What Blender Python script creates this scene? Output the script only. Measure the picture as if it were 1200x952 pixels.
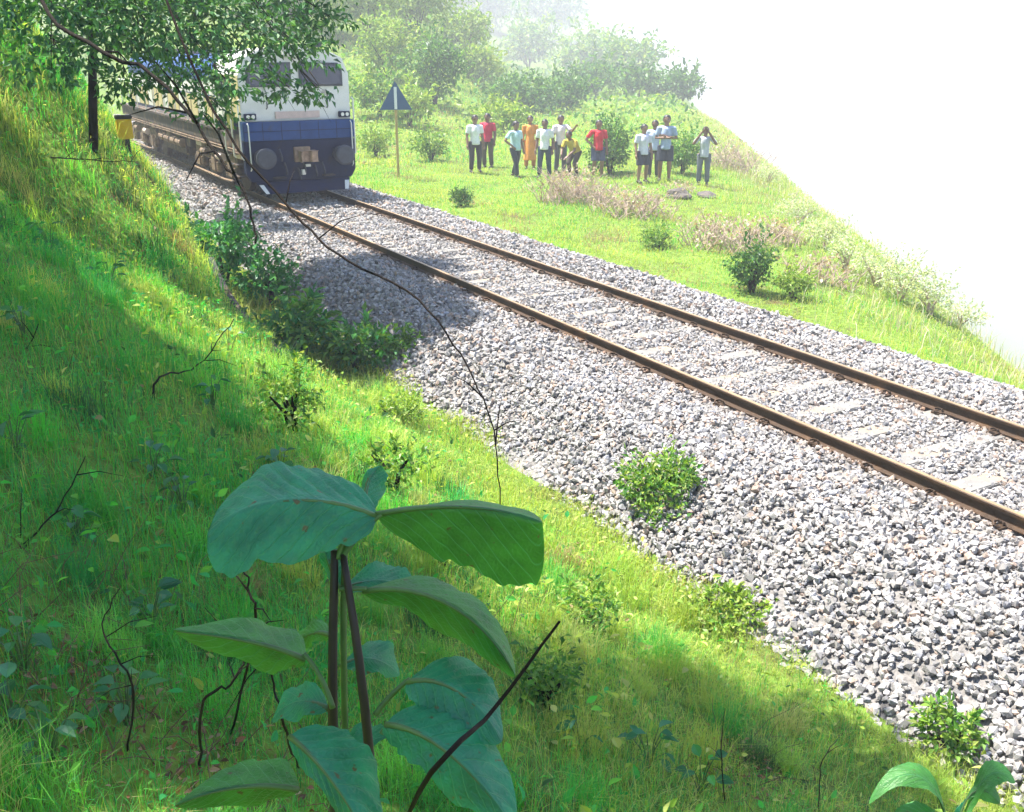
import bpy, bmesh, math, random
import numpy as np
from mathutils import Vector, Matrix

SEED = 7
rng = np.random.default_rng(SEED)
random.seed(SEED)
for o in list(bpy.data.objects):
    bpy.data.objects.remove(o, do_unlink=True)
scene = bpy.context.scene
COL = scene.collection

# ------------------------------------------------------------------ camera
# world: X across the track (track centre at 0), Y along the track towards the train, Z=0 at rail top
F_PX = 1150.0                     # focal length for a 1200 px wide picture
CAM = np.array([-7.31, 0.0, 3.2])
YAW, PITCH = math.radians(29.59), math.radians(19.83)
cam_data = bpy.data.cameras.new('camera')
cam_data.sensor_width = 36.0
cam_data.lens = 36.0 * F_PX / 1200.0
cam_data.clip_start = 0.05
cam_data.clip_end = 12000
cam = bpy.data.objects.new('camera', cam_data)
COL.objects.link(cam)
cam.location = CAM
cam.rotation_euler = (math.pi / 2 - PITCH, 0, -YAW)
scene.camera = cam

# ------------------------------------------------------------------ sky + sun + exposure
SUN_ELEV = math.radians(67)
SUN_H = Vector((-0.55, 0.84, 0)).normalized()          # horizontal direction towards the sun
SUN = np.array([SUN_H.x * math.cos(SUN_ELEV), SUN_H.y * math.cos(SUN_ELEV), math.sin(SUN_ELEV)])
world = bpy.data.worlds.new('World')
scene.world = world
world.use_nodes = True
wn = world.node_tree
wn.nodes.clear()
sky = wn.nodes.new('ShaderNodeTexSky')
sky.sky_type = 'NISHITA'
sky.sun_disc = False
sky.sun_elevation = SUN_ELEV
sky.sun_rotation = math.atan2(SUN_H.x, SUN_H.y)
sky.air_density = 1.0
sky.dust_density = 1.0
bg = wn.nodes.new('ShaderNodeBackground')
bg.inputs['Strength'].default_value = 0.12
wo = wn.nodes.new('ShaderNodeOutputWorld')
wn.links.new(sky.outputs[0], bg.inputs['Color'])
wn.links.new(bg.outputs[0], wo.inputs['Surface'])
sun_data = bpy.data.lights.new('sun', 'SUN')
sun_data.energy = 5.0
sun_data.angle = math.radians(0.5)
sun_data.color = (1.0, 0.95, 0.86)
sun = bpy.data.objects.new('sun', sun_data)
COL.objects.link(sun)
sun.rotation_euler = Vector(SUN).to_track_quat('Z', 'Y').to_euler()
sun.location = (0, 0, 30)
vs = scene.view_settings
vs.view_transform = 'Standard'
vs.look = 'None'
vs.gamma = 1.0
vs.use_curve_mapping = False
vs.exposure = 1.6
scene.render.film_transparent = False
scene.cycles.use_denoising = True
scene.cycles.max_bounces = 5
scene.cycles.diffuse_bounces = 2
scene.cycles.use_adaptive_sampling = True
scene.cycles.adaptive_threshold = .03
scene.cycles.transmission_bounces = 4
scene.cycles.volume_bounces = 0
scene.cycles.sample_clamp_indirect = 6.0

# ------------------------------------------------------------------ view helpers
FW = np.array([math.sin(YAW) * math.cos(PITCH), math.cos(YAW) * math.cos(PITCH), -math.sin(PITCH)])
RT = np.array([math.cos(YAW), -math.sin(YAW), 0.0])
UP = np.cross(RT, FW)


def ray(px, py):
    d = FW * F_PX + RT * (px - 600) - UP * (py - 476)
    return d / np.linalg.norm(d)


def at(px, py, dist):
    """world point seen at a photograph pixel, dist metres in depth"""
    d = FW + RT * (px - 600) / F_PX - UP * (py - 476) / F_PX
    return CAM + d * dist


def sstep(x, a, b):
    t = np.clip((x - a) / (b - a), 0, 1)
    return t * t * (3 - 2 * t)


def softplus(x, k):
    return np.logaddexp(0, k * x) / k


def wob(x, y):
    return (np.sin(x * 1.7 + y * .6) * np.cos(y * 1.3 - x * .4) * .5 + np.sin(x * .55 - y * .83 + 1.2) * .6
            + np.sin(x * 3.9 + 2.1 * y) * np.sin(y * 3.1 - 1.3 * x) * .25)


def HT(x, y):
    """terrain height"""
    x = np.asarray(x, float); y = np.asarray(y, float)
    z = np.full(np.broadcast(x, y).shape, -0.56)
    # near bank
    t = -3.05 - x
    g = .47 + .18 * sstep(y, 3, 9) + .92 * sstep(y, 11, 17) - .5 * sstep(y, 30, 60)
    bank = g * softplus(t - .45 + .35 * sstep(y, 11, 17), 5)
    # a rounded cove cut into the foot of the bank, where the drain runs
    a_, b_ = x + 4.4, y - 10.0
    dm = -np.logaddexp(-4 * a_, -4 * b_) / 4
    cove = sstep(dm, 0.0, .16) * (1 - sstep(y, 14.5, 17.5))
    bank = bank * (1 - cove) + .03 * cove
    bank = bank + np.where(t > .3, .05 * wob(x * 1.6, y * 1.6), 0)
    top = 8.5 + .02 * (y)
    bank = top - softplus(top - bank, 1.2)
    z = z + np.where(x < -2.9, bank, 0)
    # far side
    s = x - 3.0
    far = np.where(s > 0, -.22 * sstep(s, 0, 4) + .09 * wob(x * .8, y * .8) * sstep(s, .3, 2), 0)
    z = z + far
    dx, dy = x - CAM[0], y - CAM[1]
    dist = np.hypot(dx, dy)
    az = np.degrees(np.arctan2(dx, np.maximum(dy, 1e-3) * 1.0)) - math.degrees(YAW)
    az = np.where(dy < 0, 90, az)
    hill = 12.0 * sstep(dist, 40, 125) * (1 - sstep(az, -7.0, 1.0)) * sstep(x, 2, 9)
    z = z + hill + .35 * wob(x * .25, y * .25) * sstep(dist, 40, 80) * (x > 3)
    # the land falls away: a shallow dip behind the people, an invented deep valley further right that lets the haze go white
    xc = 5.3 + .72 * softplus(y - 7.6, 1.2)
    d = (x - xc) * .81
    drop = softplus(d, 1.0) * .85
    deep = sstep(az, 8.5, 14)
    dmax = 11 + 330 * deep
    drop = dmax * (1 - np.exp(-drop / dmax))
    z = z - np.where(x > 2.5, drop, 0)
    # a further ridge beyond the dip, sinking towards the right
    z = z + np.where(x > 2.5, (25 - 1.4 * np.clip(az, -12, 12)) * sstep(dist, 150, 520) * (1 - sstep(az, 3, 12.5)) * sstep(az, -14, -3), 0)
    return z


def ground(px, py):
    d = ray(px, py)
    ts = np.geomspace(.6, 900, 9000)
    P = CAM[None, :] + ts[:, None] * d[None, :]
    below = P[:, 2] < HT(P[:, 0], P[:, 1])
    k = int(np.argmax(below)) if below.any() else len(ts) - 1
    p = P[k].copy()
    p[2] = float(HT(p[0], p[1]))
    return p


def gp(x, y):
    return np.array([x, y, float(HT(x, y))])


# ------------------------------------------------------------------ materials
MATS = {}


def mat(name, col, rough=.7, metal=0, spec=.5, var=.0, scale=8.0, bump=0.0, bscale=40., attr=False, trans=0.0,
        rand=0.0, dirt=None, sheen=0):
    m = bpy.data.materials.new(name)
    m.use_nodes = True
    nt = m.node_tree
    N, L = nt.nodes, nt.links
    b = N['Principled BSDF']
    out = N['Material Output']
    b.inputs['Roughness'].default_value = rough
    b.inputs['Metallic'].default_value = metal
    b.inputs['Specular IOR Level'].default_value = spec
    rgb = N.new('ShaderNodeRGB'); rgb.outputs[0].default_value = (*col, 1)
    cur = rgb.outputs[0]
    tc = N.new('ShaderNodeTexCoord')
    if attr:
        a = N.new('ShaderNodeAttribute'); a.attribute_name = 'Col'
        mx = N.new('ShaderNodeMix'); mx.data_type = 'RGBA'; mx.blend_type = 'MULTIPLY'
        mx.inputs[0].default_value = 1
        L.new(cur, mx.inputs[6]); L.new(a.outputs['Color'], mx.inputs[7]); cur = mx.outputs[2]
    if var > 0:
        nz = N.new('ShaderNodeTexNoise'); nz.inputs['Scale'].default_value = scale
        nz.inputs['Detail'].default_value = 6; nz.inputs['Roughness'].default_value = .65
        L.new(tc.outputs['Object'], nz.inputs['Vector'])
        mr = N.new('ShaderNodeMapRange'); mr.inputs['From Min'].default_value = .3; mr.inputs['From Max'].default_value = .7
        mr.inputs['To Min'].default_value = 1 - var; mr.inputs['To Max'].default_value = 1 + var
        L.new(nz.outputs['Fac'], mr.inputs['Value'])
        vm = N.new('ShaderNodeVectorMath'); vm.operation = 'SCALE'
        L.new(cur, vm.inputs[0]); L.new(mr.outputs[0], vm.inputs['Scale']); cur = vm.outputs[0]
    if rand > 0:
        oi = N.new('ShaderNodeObjectInfo')
        mr2 = N.new('ShaderNodeMapRange'); mr2.inputs['To Min'].default_value = 1 - rand; mr2.inputs['To Max'].default_value = 1 + rand
        L.new(oi.outputs['Random'], mr2.inputs['Value'])
        vm2 = N.new('ShaderNodeVectorMath'); vm2.operation = 'SCALE'
        L.new(cur, vm2.inputs[0]); L.new(mr2.outputs[0], vm2.inputs['Scale']); cur = vm2.outputs[0]
    if dirt:
        nz = N.new('ShaderNodeTexNoise'); nz.inputs['Scale'].default_value = dirt[1]; nz.inputs['Detail'].default_value = 8
        L.new(tc.outputs['Object'], nz.inputs['Vector'])
        cr = N.new('ShaderNodeMapRange'); cr.inputs['From Min'].default_value = dirt[2]; cr.inputs['From Max'].default_value = dirt[2] + .15
        cr.clamp = True
        L.new(nz.outputs['Fac'], cr.inputs['Value'])
        mx = N.new('ShaderNodeMix'); mx.data_type = 'RGBA'
        L.new(cr.outputs[0], mx.inputs[0]); L.new(cur, mx.inputs[6]); mx.inputs[7].default_value = (*dirt[0], 1); cur = mx.outputs[2]
    L.new(cur, b.inputs['Base Color'])
    if bump > 0:
        nb = N.new('ShaderNodeTexNoise'); nb.inputs['Scale'].default_value = bscale; nb.inputs['Detail'].default_value = 6
        L.new(tc.outputs['Object'], nb.inputs['Vector'])
        bp = N.new('ShaderNodeBump'); bp.inputs['Strength'].default_value = bump; bp.inputs['Distance'].default_value = .02
        L.new(nb.outputs['Fac'], bp.inputs['Height']); L.new(bp.outputs[0], b.inputs['Normal'])
    if trans > 0:
        tr = N.new('ShaderNodeBsdfTranslucent')
        vm3 = N.new('ShaderNodeMix'); vm3.data_type = 'RGBA'; vm3.blend_type = 'MULTIPLY'; vm3.inputs[0].default_value = 1
        L.new(cur, vm3.inputs[6]); vm3.inputs[7].default_value = (1.25, 1.2, .55, 1)
        L.new(vm3.outputs[2], tr.inputs['Color'])
        ms = N.new('ShaderNodeMixShader'); ms.inputs[0].default_value = trans
        L.new(b.outputs[0], ms.inputs[1]); L.new(tr.outputs[0], ms.inputs[2]); L.new(ms.outputs[0], out.inputs['Surface'])
    MATS[name] = m
    return m


mat('grass', (1, 1, 1), .55, attr=True, trans=.5, spec=.3)
mat('leaf', (1, 1, 1), .45, attr=True, trans=.38, spec=.4)
mat('tree_leaf', (1, 1, 1), .5, attr=True, trans=.24, spec=.3)
mat('bark', (.020, .0155, .012), .95, spec=.12, var=.4, scale=12, bump=.6, bscale=30)
mat('twig', (.016, .011, .008), .9, spec=.15, var=.3, scale=20)
mat('dry_twig', (.42, .31, .25), .9, var=.3, scale=9)
mat('steel_rust', (.045, .022, .009), .6, metal=.25, var=.35, scale=5, bump=.3, bscale=60, dirt=((.10, .05, .02), 3., .56))
mat('rail_head', (.42, .28, .15), .45, metal=.5, var=.2, scale=4)
mat('concrete', (.20, .19, .177), .9, var=.22, scale=5, bump=.4, bscale=50, dirt=((.30, .22, .15), 2.2, .56))
mat('clip', (.06, .035, .02), .7, metal=.3, var=.3)
mat('ballast_base', (.19, .178, .17), .95, var=.5, scale=22, bump=.9, bscale=30)
mat('stone', (.315, .298, .288), .9, attr=True, var=.2, scale=30, bump=.3, bscale=90)
mat('stone_single', (.315, .298, .288), .9, var=.25, scale=26, rand=.3, bump=.35, bscale=70)
mat('rock', (.10, .085, .075), .9, var=.5, scale=6, bump=.8, bscale=14)
mat('rock_red', (.30, .12, .07), .9, var=.4, scale=8, bump=.6, bscale=20)
mat('soil', (.13, .075, .042), .95, var=.4, scale=6, bump=.8, bscale=16)


def obj(name, me, m=None, parent=None, loc=None):
    o = bpy.data.objects.new(name, me)
    COL.objects.link(o)
    if m is not None and me is not None and len(me.materials) == 0:
        me.materials.append(MATS[m] if isinstance(m, str) else m)
    if parent is not None:
        o.parent = parent
    if loc is not None:
        o.location = [float(c) for c in loc]
    return o


def tag(o, label=None, cat=None, group=None, kind=None):
    if label: o['label'] = label
    if cat: o['category'] = cat
    if group: o['group'] = group
    if kind: o['kind'] = kind
    return o


def empty(name, loc, label, cat, group=None, rz=0):
    o = bpy.data.objects.new(name, None)
    o.empty_display_size = .2
    COL.objects.link(o)
    o.location = [float(c) for c in loc]
    o.rotation_euler = (0, 0, rz)
    return tag(o, label, cat, group)


def np_mesh(name, V, T, C=None, smooth=False):
    """triangle mesh from arrays"""
    me = bpy.data.meshes.new(name)
    V = np.ascontiguousarray(V, np.float32); T = np.ascontiguousarray(T, np.int32)
    me.vertices.add(len(V)); me.vertices.foreach_set('co', V.ravel())
    me.loops.add(T.size); me.loops.foreach_set('vertex_index', T.ravel())
    me.polygons.add(len(T))
    me.polygons.foreach_set('loop_start', np.arange(0, T.size, 3, dtype=np.int32))
    me.polygons.foreach_set('loop_total', np.full(len(T), 3, np.int32))
    me.polygons.foreach_set('use_smooth', np.full(len(T), bool(smooth)))
    me.update(calc_edges=True)
    if C is not None:
        ca = me.color_attributes.new('Col', 'FLOAT_COLOR', 'POINT')
        C4 = np.ones((len(V), 4), np.float32); C4[:, :3] = C
        ca.data.foreach_set('color', C4.ravel())
    return me


class MB:
    """collects simple solids into one mesh"""
    def __init__(self):
        self.v = []; self.f = []

    def add(self, vs, fs):
        n = len(self.v)
        self.v += [tuple(float(c) for c in p) for p in vs]
        self.f += [tuple(i + n for i in f) for f in fs]
        return self

    def box(self, x0, x1, y0, y1, z0, z1):
        vs = [(x, y, z) for z in (z0, z1) for y in (y0, y1) for x in (x0, x1)]
        return self.add(vs, [(0, 2, 3, 1), (4, 5, 7, 6), (0, 1, 5, 4), (2, 6, 7, 3), (0, 4, 6, 2), (1, 3, 7, 5)])

    def prism_y(self, prof, y0, y1):
        """profile of (x,z) extruded in y"""
        n = len(prof)
        vs = [(x, y0, z) for x, z in prof] + [(x, y1, z) for x, z in prof]
        fs = [tuple(range(n)), tuple(range(2 * n - 1, n - 1, -1))]
        fs += [(i, i + n, (i + 1) % n + n, (i + 1) % n) for i in range(n)]
        return self.add(vs, fs)

    def tube(self, pts, rad, n=8, cap=True):
        pts = [np.array(p, float) for p in pts]
        if not hasattr(rad, '__len__'): rad = [rad] * len(pts)
        vs = []; ref = None
        for i, p in enumerate(pts):
            t = pts[min(i + 1, len(pts) - 1)] - pts[max(i - 1, 0)]
            t = t / (np.linalg.norm(t) + 1e-9)
            if ref is None:
                ref = np.cross(t, [0, 0, 1]) if abs(t[2]) < .9 else np.cross(t, [1, 0, 0])
            ref = ref - t * (ref @ t); ref = ref / (np.linalg.norm(ref) + 1e-9)
            b = np.cross(t, ref)
            r = rad[i]
            ra, rb = (r if hasattr(r, '__len__') else (r, r))
            for k in range(n):
                a = 2 * math.pi * k / n
                vs.append(p + ref * math.cos(a) * ra + b * math.sin(a) * rb)
        fs = []
        for i in range(len(pts) - 1):
            for k in range(n):
                fs.append((i * n + k, i * n + (k + 1) % n, (i + 1) * n + (k + 1) % n, (i + 1) * n + k))
        if cap:
            fs.append(tuple(range(n - 1, -1, -1)))
            m = (len(pts) - 1) * n
            fs.append(tuple(range(m, m + n)))
        return self.add(vs, fs)

    def ell(self, c, r, n=12, m=8):
        vs = []
        for i in range(m + 1):
            th = math.pi * i / m
            for k in range(n):
                a = 2 * math.pi * k / n
                vs.append((c[0] + r[0] * math.sin(th) * math.cos(a), c[1] + r[1] * math.sin(th) * math.sin(a), c[2] + r[2] * math.cos(th)))
        fs = [(i * n + k, (i + 1) * n + k, (i + 1) * n + (k + 1) % n, i * n + (k + 1) % n) for i in range(m) for k in range(n)]
        return self.add(vs, fs)

    def mesh(self, name, smooth=False, bevel=0):
        me = bpy.data.meshes.new(name)
        me.from_pydata(self.v, [], self.f)
        me.validate()
        bm = bmesh.new(); bm.from_mesh(me)
        bmesh.ops.remove_doubles(bm, verts=bm.verts, dist=1e-5)
        if bevel:
            es = [e for e in bm.edges if len(e.link_faces) == 2 and e.calc_face_angle(0) > .5]
            bmesh.ops.bevel(bm, geom=es, offset=bevel, segments=2, affect='EDGES', clamp_overlap=True)
        bmesh.ops.recalc_face_normals(bm, faces=bm.faces)
        bm.to_mesh(me); bm.free()
        if smooth:
            me.polygons.foreach_set('use_smooth', [True] * len(me.polygons))
            me.update()
        return me

    def build(self, name, m, parent=None, smooth=False, bevel=0, loc=None):
        return obj(name, self.mesh(name, smooth, bevel), m, parent, loc)


# ------------------------------------------------------------------ ground sheet
def spaced(dense0, dense1, step, lo, hi, growth):
    a = list(np.arange(dense0, dense1 + 1e-6, step))
    d = step
    while a[-1] < hi:
        d *= growth; a.append(min(a[-1] + d, hi))
    d = step; b = []
    c = dense0
    while c > lo:
        d *= growth; c = max(c - d, lo); b.append(c)
    return np.array(b[::-1] + a)


XS = spaced(-9, 9, .2, -900, 2600, 1.07)
YS = spaced(-1, 22, .2, -500, 2600, 1.06)
GX, GY = np.meshgrid(XS, YS)
GZ = HT(GX, GY)
nx, ny = len(XS), len(YS)
V = np.stack([GX, GY, GZ], -1).reshape(-1, 3)
ii, jj = np.meshgrid(np.arange(nx - 1), np.arange(ny - 1))
q0 = (jj * nx + ii).ravel()
T = np.concatenate([np.stack([q0, q0 + 1, q0 + nx + 1], 1), np.stack([q0, q0 + nx + 1, q0 + nx], 1)])
gm = bpy.data.materials.new('ground_soil_grass')
gm.use_nodes = True
nt = gm.node_tree; N, L = nt.nodes, nt.links
b = N['Principled BSDF']; b.inputs['Roughness'].default_value = .95; b.inputs['Specular IOR Level'].default_value = .1
tc = N.new('ShaderNodeTexCoord')
n1 = N.new('ShaderNodeTexNoise'); n1.inputs['Scale'].default_value = .9; n1.inputs['Detail'].default_value = 10; n1.inputs['Roughness'].default_value = .7
n2 = N.new('ShaderNodeTexNoise'); n2.inputs['Scale'].default_value = 14; n2.inputs['Detail'].default_value = 8
L.new(tc.outputs['Object'], n1.inputs['Vector']); L.new(tc.outputs['Object'], n2.inputs['Vector'])
r1 = N.new('ShaderNodeValToRGB')
r1.color_ramp.elements[0].position = .30; r1.color_ramp.elements[0].color = (.10, .065, .035, 1)
r1.color_ramp.elements[1].position = .46; r1.color_ramp.elements[1].color = (.13, .21, .035, 1)
e = r1.color_ramp.elements.new(.75); e.color = (.20, .29, .045, 1)
L.new(n1.outputs['Fac'], r1.inputs['Fac'])
r2 = N.new('ShaderNodeMapRange'); r2.inputs['From Min'].default_value = .3; r2.inputs['From Max'].default_value = .7
r2.inputs['To Min'].default_value = .55; r2.inputs['To Max'].default_value = 1.25
L.new(n2.outputs['Fac'], r2.inputs['Value'])
vm = N.new('ShaderNodeVectorMath'); vm.operation = 'SCALE'
L.new(r1.outputs[0], vm.inputs[0]); L.new(r2.outputs[0], vm.inputs['Scale']); L.new(vm.outputs[0], b.inputs['Base Color'])
bp = N.new('ShaderNodeBump'); bp.inputs['Strength'].default_value = .8; bp.inputs['Distance'].default_value = .05
L.new(n2.outputs['Fac'], bp.inputs['Height']); L.new(bp.outputs[0], b.inputs['Normal'])
MATS['ground'] = gm
tag(obj('ground', np_mesh('ground', V, T, smooth=True), 'ground'), kind='structure')

# ------------------------------------------------------------------ ballast bed and stones
Y0, Y1 = -6.0, 62.0


def BZ(x, y):
    """ballast surface"""
    ax = np.abs(x)
    z = -.122 - .475 * np.clip((ax - 2.05) / 1.05, 0, 1.3) ** 1.15
    return z + .018 * np.sin(x * 5 + y * 2.2) * np.sin(y * 3.7 - x)


bx = np.linspace(-3.3, 3.3, 45); by = np.linspace(Y0, Y1, 240)
BXX, BYY = np.meshgrid(bx, by)
wig = .12 * np.sin(BYY * 1.9) + .10 * np.sin(BYY * 4.3 + 1)
bxw = np.where(np.abs(BXX) > 2.6, BXX + np.sign(BXX) * wig * (np.abs(BXX) - 2.6) / .7, BXX)
V = np.stack([bxw, BYY, BZ(BXX, BYY) - .025], -1).reshape(-1, 3)
ii, jj = np.meshgrid(np.arange(44), np.arange(239))
q0 = (jj * 45 + ii).ravel()
T = np.concatenate([np.stack([q0, q0 + 1, q0 + 46], 1), np.stack([q0, q0 + 46, q0 + 45], 1)])
ballast = tag(obj('ballast_bed', np_mesh('ballast_bed', V, T, smooth=True), 'ballast_base'), kind='structure')

SLEEPER_DY = .62
RAIL_X = .838


def rand_rot(n):
    q = rng.normal(size=(n, 4)); q /= np.linalg.norm(q, axis=1)[:, None]
    w, x, y, z = q.T
    return np.stack([1 - 2 * (y * y + z * z), 2 * (x * y - z * w), 2 * (x * z + y * w), 2 * (x * y + z * w), 1 - 2 * (x * x + z * z), 2 * (y * z - x * w),
                     2 * (x * z - y * w), 2 * (y * z + x * w), 1 - 2 * (x * x + y * y)], 1).reshape(n, 3, 3)


def stone_cols(n, x=None):
    base = rng.uniform(.7, 1.25, (n, 1)) * np.ones((n, 3))
    if x is not None:                                          # rust dust along the rails
        w = np.exp(-((np.abs(x) - RAIL_X) / .16) ** 2)[:, None] * rng.uniform(.2, .9, (n, 1))
        base = base * (1 - w * np.array([.22, .45, .62]))
    tint = rng.random(n)
    base[tint < .10] *= np.array([1.15, .92, .78])
    base[(tint > .10) & (tint < .25)] *= np.array([.92, .97, 1.08])
    base[tint > .95] *= 1.3
    base[(tint > .88) & (tint < .93)] *= .45
    return base


def hull_shape(npts):
    bm = bmesh.new()
    pts = rng.normal(size=(npts, 3)); pts /= np.linalg.norm(pts, axis=1)[:, None]
    for _ in range(30):                                        # spread the corners out
        d = pts[:, None] - pts[None]; r2 = (d ** 2).sum(-1) + np.eye(npts)
        pts = pts + .06 * (d / r2[..., None] ** 1.5).sum(1); pts /= np.linalg.norm(pts, axis=1)[:, None]
    pts *= rng.uniform(.8, 1.2, (npts, 1))
    for p in pts: bm.verts.new(p)
    bmesh.ops.convex_hull(bm, input=bm.verts)
    bmesh.ops.triangulate(bm, faces=bm.faces)
    bm.verts.index_update()
    v = np.array([x.co[:] for x in bm.verts]); f = np.array([[x.index for x in q.verts] for q in bm.faces])
    bm.free()
    return v, f


SHAPES = {k: [hull_shape(k) for _ in range(14)] for k in (6, 7, 8)}


def stone_mesh(P, size, corners):
    VV, TT, CC = [], [], []; off = 0
    pick = rng.integers(0, 14, len(P))
    for w in range(14):
        m = pick == w
        n = int(m.sum())
        if n == 0: continue
        bv, bf = SHAPES[corners][w]; k = len(bv)
        v = bv[None] * np.stack([np.full(n, 1.15), rng.uniform(.65, 1, n), rng.uniform(.5, .85, n)], 1)[:, None, :]
        v = np.einsum('nij,nkj->nki', rand_rot(n), v) * size[m][:, None, None] + P[m][:, None, :]
        VV.append(v.reshape(-1, 3)); TT.append((bf[None] + (np.arange(n) * k)[:, None, None]).reshape(-1, 3) + off)
        CC.append(np.repeat(stone_cols(n, P[m][:, 0]), k, axis=0)); off += n * k
    return np.concatenate(VV), np.concatenate(TT), np.concatenate(CC)


def clear_of_track(x, y):
    ax = np.abs(x)
    onrail = np.abs(ax - RAIL_X) < .045
    ph = (y - .2) / SLEEPER_DY
    dphi = np.abs(ph - np.round(ph)) * SLEEPER_DY
    onsl = (dphi < .075) & (ax < .80) & (rng.random(len(x)) < .42)
    return ~(onrail | onsl)


def scatter_stones(y0, y1, dens, smin, smax):
    n = int((y1 - y0) * 6.5 * dens)
    x = rng.uniform(-3.28, 3.28, n); y = rng.uniform(y0, y1, n)
    ax = np.abs(x)
    keep = clear_of_track(x, y) & ((ax < 2.9) | (rng.random(n) < (3.35 - ax) / .5))
    x, y = x[keep], y[keep]
    s = rng.uniform(smin, smax, len(x)) * rng.choice([.7, 1, 1, 1.3], len(x))
    inside = (np.abs(x) < 1.3)
    s = np.where(inside, s * .85, s)
    z = BZ(x, y) + rng.uniform(-.25, .55, len(x)) * s - .012 * inside + .012 * ((np.abs(x) > .95) & (np.abs(x) < 1.6))
    return np.stack([x, y, z], 1), s


P1, S1 = scatter_stones(1.4, 9, 1000, .018, .033)
P2, S2 = scatter_stones(9, 20, 450, .026, .041)
P3, S3 = scatter_stones(20, 42, 150, .04, .06)
dcam = np.linalg.norm(P1 - CAM, axis=1)
inview = ((P1 - CAM) @ FW > 0)
u_ = 600 + F_PX * ((P1 - CAM) @ RT) / ((P1 - CAM) @ FW); v_ = 476 - F_PX * ((P1 - CAM) @ UP) / ((P1 - CAM) @ FW)
score = np.where(inview & (u_ < 1195) & (u_ > 0) & (v_ < 948), S1 / dcam, 0)
big = np.argsort(-score)[:300]
rest = np.ones(len(P1), bool); rest[big] = False
parts_V, parts_T, parts_C = [], [], []
off = 0
for P, S, nc in ((P1[rest], S1[rest], 8), (P2, S2, 7), (P3, S3, 6)):
    v, t, c = stone_mesh(P, S, nc)
    parts_V.append(v); parts_T.append(t + off); parts_C.append(c); off += len(v)
so = obj('ballast_stones', np_mesh('ballast_stones', np.concatenate(parts_V), np.concatenate(parts_T), np.concatenate(parts_C)), 'stone', ballast)
so['kind'] = 'stuff'
smeshes = []
for k in range(9):
    v, t, c = stone_mesh(np.zeros((1, 3)), np.ones(1), 8)
    me = np_mesh('ballast_stone', v, t); me.materials.append(MATS['stone_single']); smeshes.append(me)
for k, i in enumerate(big):
    o = obj('ballast_stone', smeshes[k % 9], None, ballast, P1[i])
    s = float(S1[i]); o.scale = (s, s, s)
    o.rotation_euler = (random.random() * 6.3, random.random() * 6.3, random.random() * 6.3)

# ------------------------------------------------------------------ track
track = empty('railway_track', (0, 0, 0), 'single railway track with rusty brown rails on concrete sleepers in grey ballast', 'track')
prof = [(a_ * .74, b_ * .72) for a_, b_ in [(-.075, -.165), (.075, -.165), (.075, -.152), (.018, -.135), (.010, -.05), (.036, -.038), (.036, -.006), (.028, 0.0), (-.028, 0.0), (-.036, -.006), (-.036, -.038), (-.010, -.05), (-.018, -.135), (-.075, -.152)]]
for sx in (-1, 1):
    rail = MB().prism_y([(x + sx * RAIL_X, z) for x, z in prof], Y0, Y1).build('rail', 'steel_rust', track)
    MB().box(sx * RAIL_X - .019, sx * RAIL_X + .019, Y0, Y1, .0, .0025).build('running_band', 'rail_head', rail)
sl = MB().add([(x, y * (1 if z < -.25 else .86), z - (.03 if abs(x) < .55 and z > -.25 else 0)) for x in (-1.35, -.55, .55, 1.35) for y, z in ((-.125, -.40), (.125, -.40), (.125, -.168), (-.125, -.168))],
              [(0, 1, 2, 3), (12, 15, 14, 13)] + [(a * 4 + i, a * 4 + 4 + i, a * 4 + 4 + (i + 1) % 4, a * 4 + (i + 1) % 4) for a in range(3) for i in range(4)])
sl_me = sl.mesh('sleeper', bevel=.008); sl_me.materials.append(MATS['concrete'])
clip = MB().tube([(-.03, -.03, -.15), (-.06, .0, -.135), (-.03, .03, -.125), (.03, .03, -.13), (.05, 0, -.14), (.02, -.03, -.13)], .011, 6).box(-.05, .05, -.045, .045, -.168, -.152)
clip_me = clip.mesh('rail_clip'); clip_me.materials.append(MATS['clip'])
ksl = 0
yy = .2 - SLEEPER_DY * 6
while yy < 58:
    s_ = obj('sleeper', sl_me, None, track, (random.uniform(-.02, .02), yy, .040))
    if .8 < yy < 24:
        for sx in (-1, 1):
            for d in (-1, 1):
                c_ = obj('rail_clip', clip_me, None, s_, (sx * RAIL_X + d * .085, 0, .004))
    yy += SLEEPER_DY


# ------------------------------------------------------------------ vegetation tools
def blades(P, L_, W, lean, col, tipcol=1.15):
    """grass blades: P base points, L_ length, W width, lean 0..1"""
    n = len(P)
    a = rng.uniform(0, 2 * math.pi, n)
    side = np.stack([np.cos(a), np.sin(a), np.zeros(n)], 1)
    fwd = np.stack([-np.sin(a), np.cos(a), np.zeros(n)], 1)
    up = np.array([0, 0, 1.0])
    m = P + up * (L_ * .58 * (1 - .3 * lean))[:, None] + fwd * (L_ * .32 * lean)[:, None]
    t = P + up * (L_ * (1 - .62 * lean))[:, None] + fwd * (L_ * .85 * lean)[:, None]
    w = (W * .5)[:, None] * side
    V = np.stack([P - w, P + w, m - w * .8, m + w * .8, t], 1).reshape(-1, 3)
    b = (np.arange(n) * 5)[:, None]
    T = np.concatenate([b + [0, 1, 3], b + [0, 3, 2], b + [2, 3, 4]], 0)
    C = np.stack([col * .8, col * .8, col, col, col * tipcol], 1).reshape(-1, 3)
    return V, T, C


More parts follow.
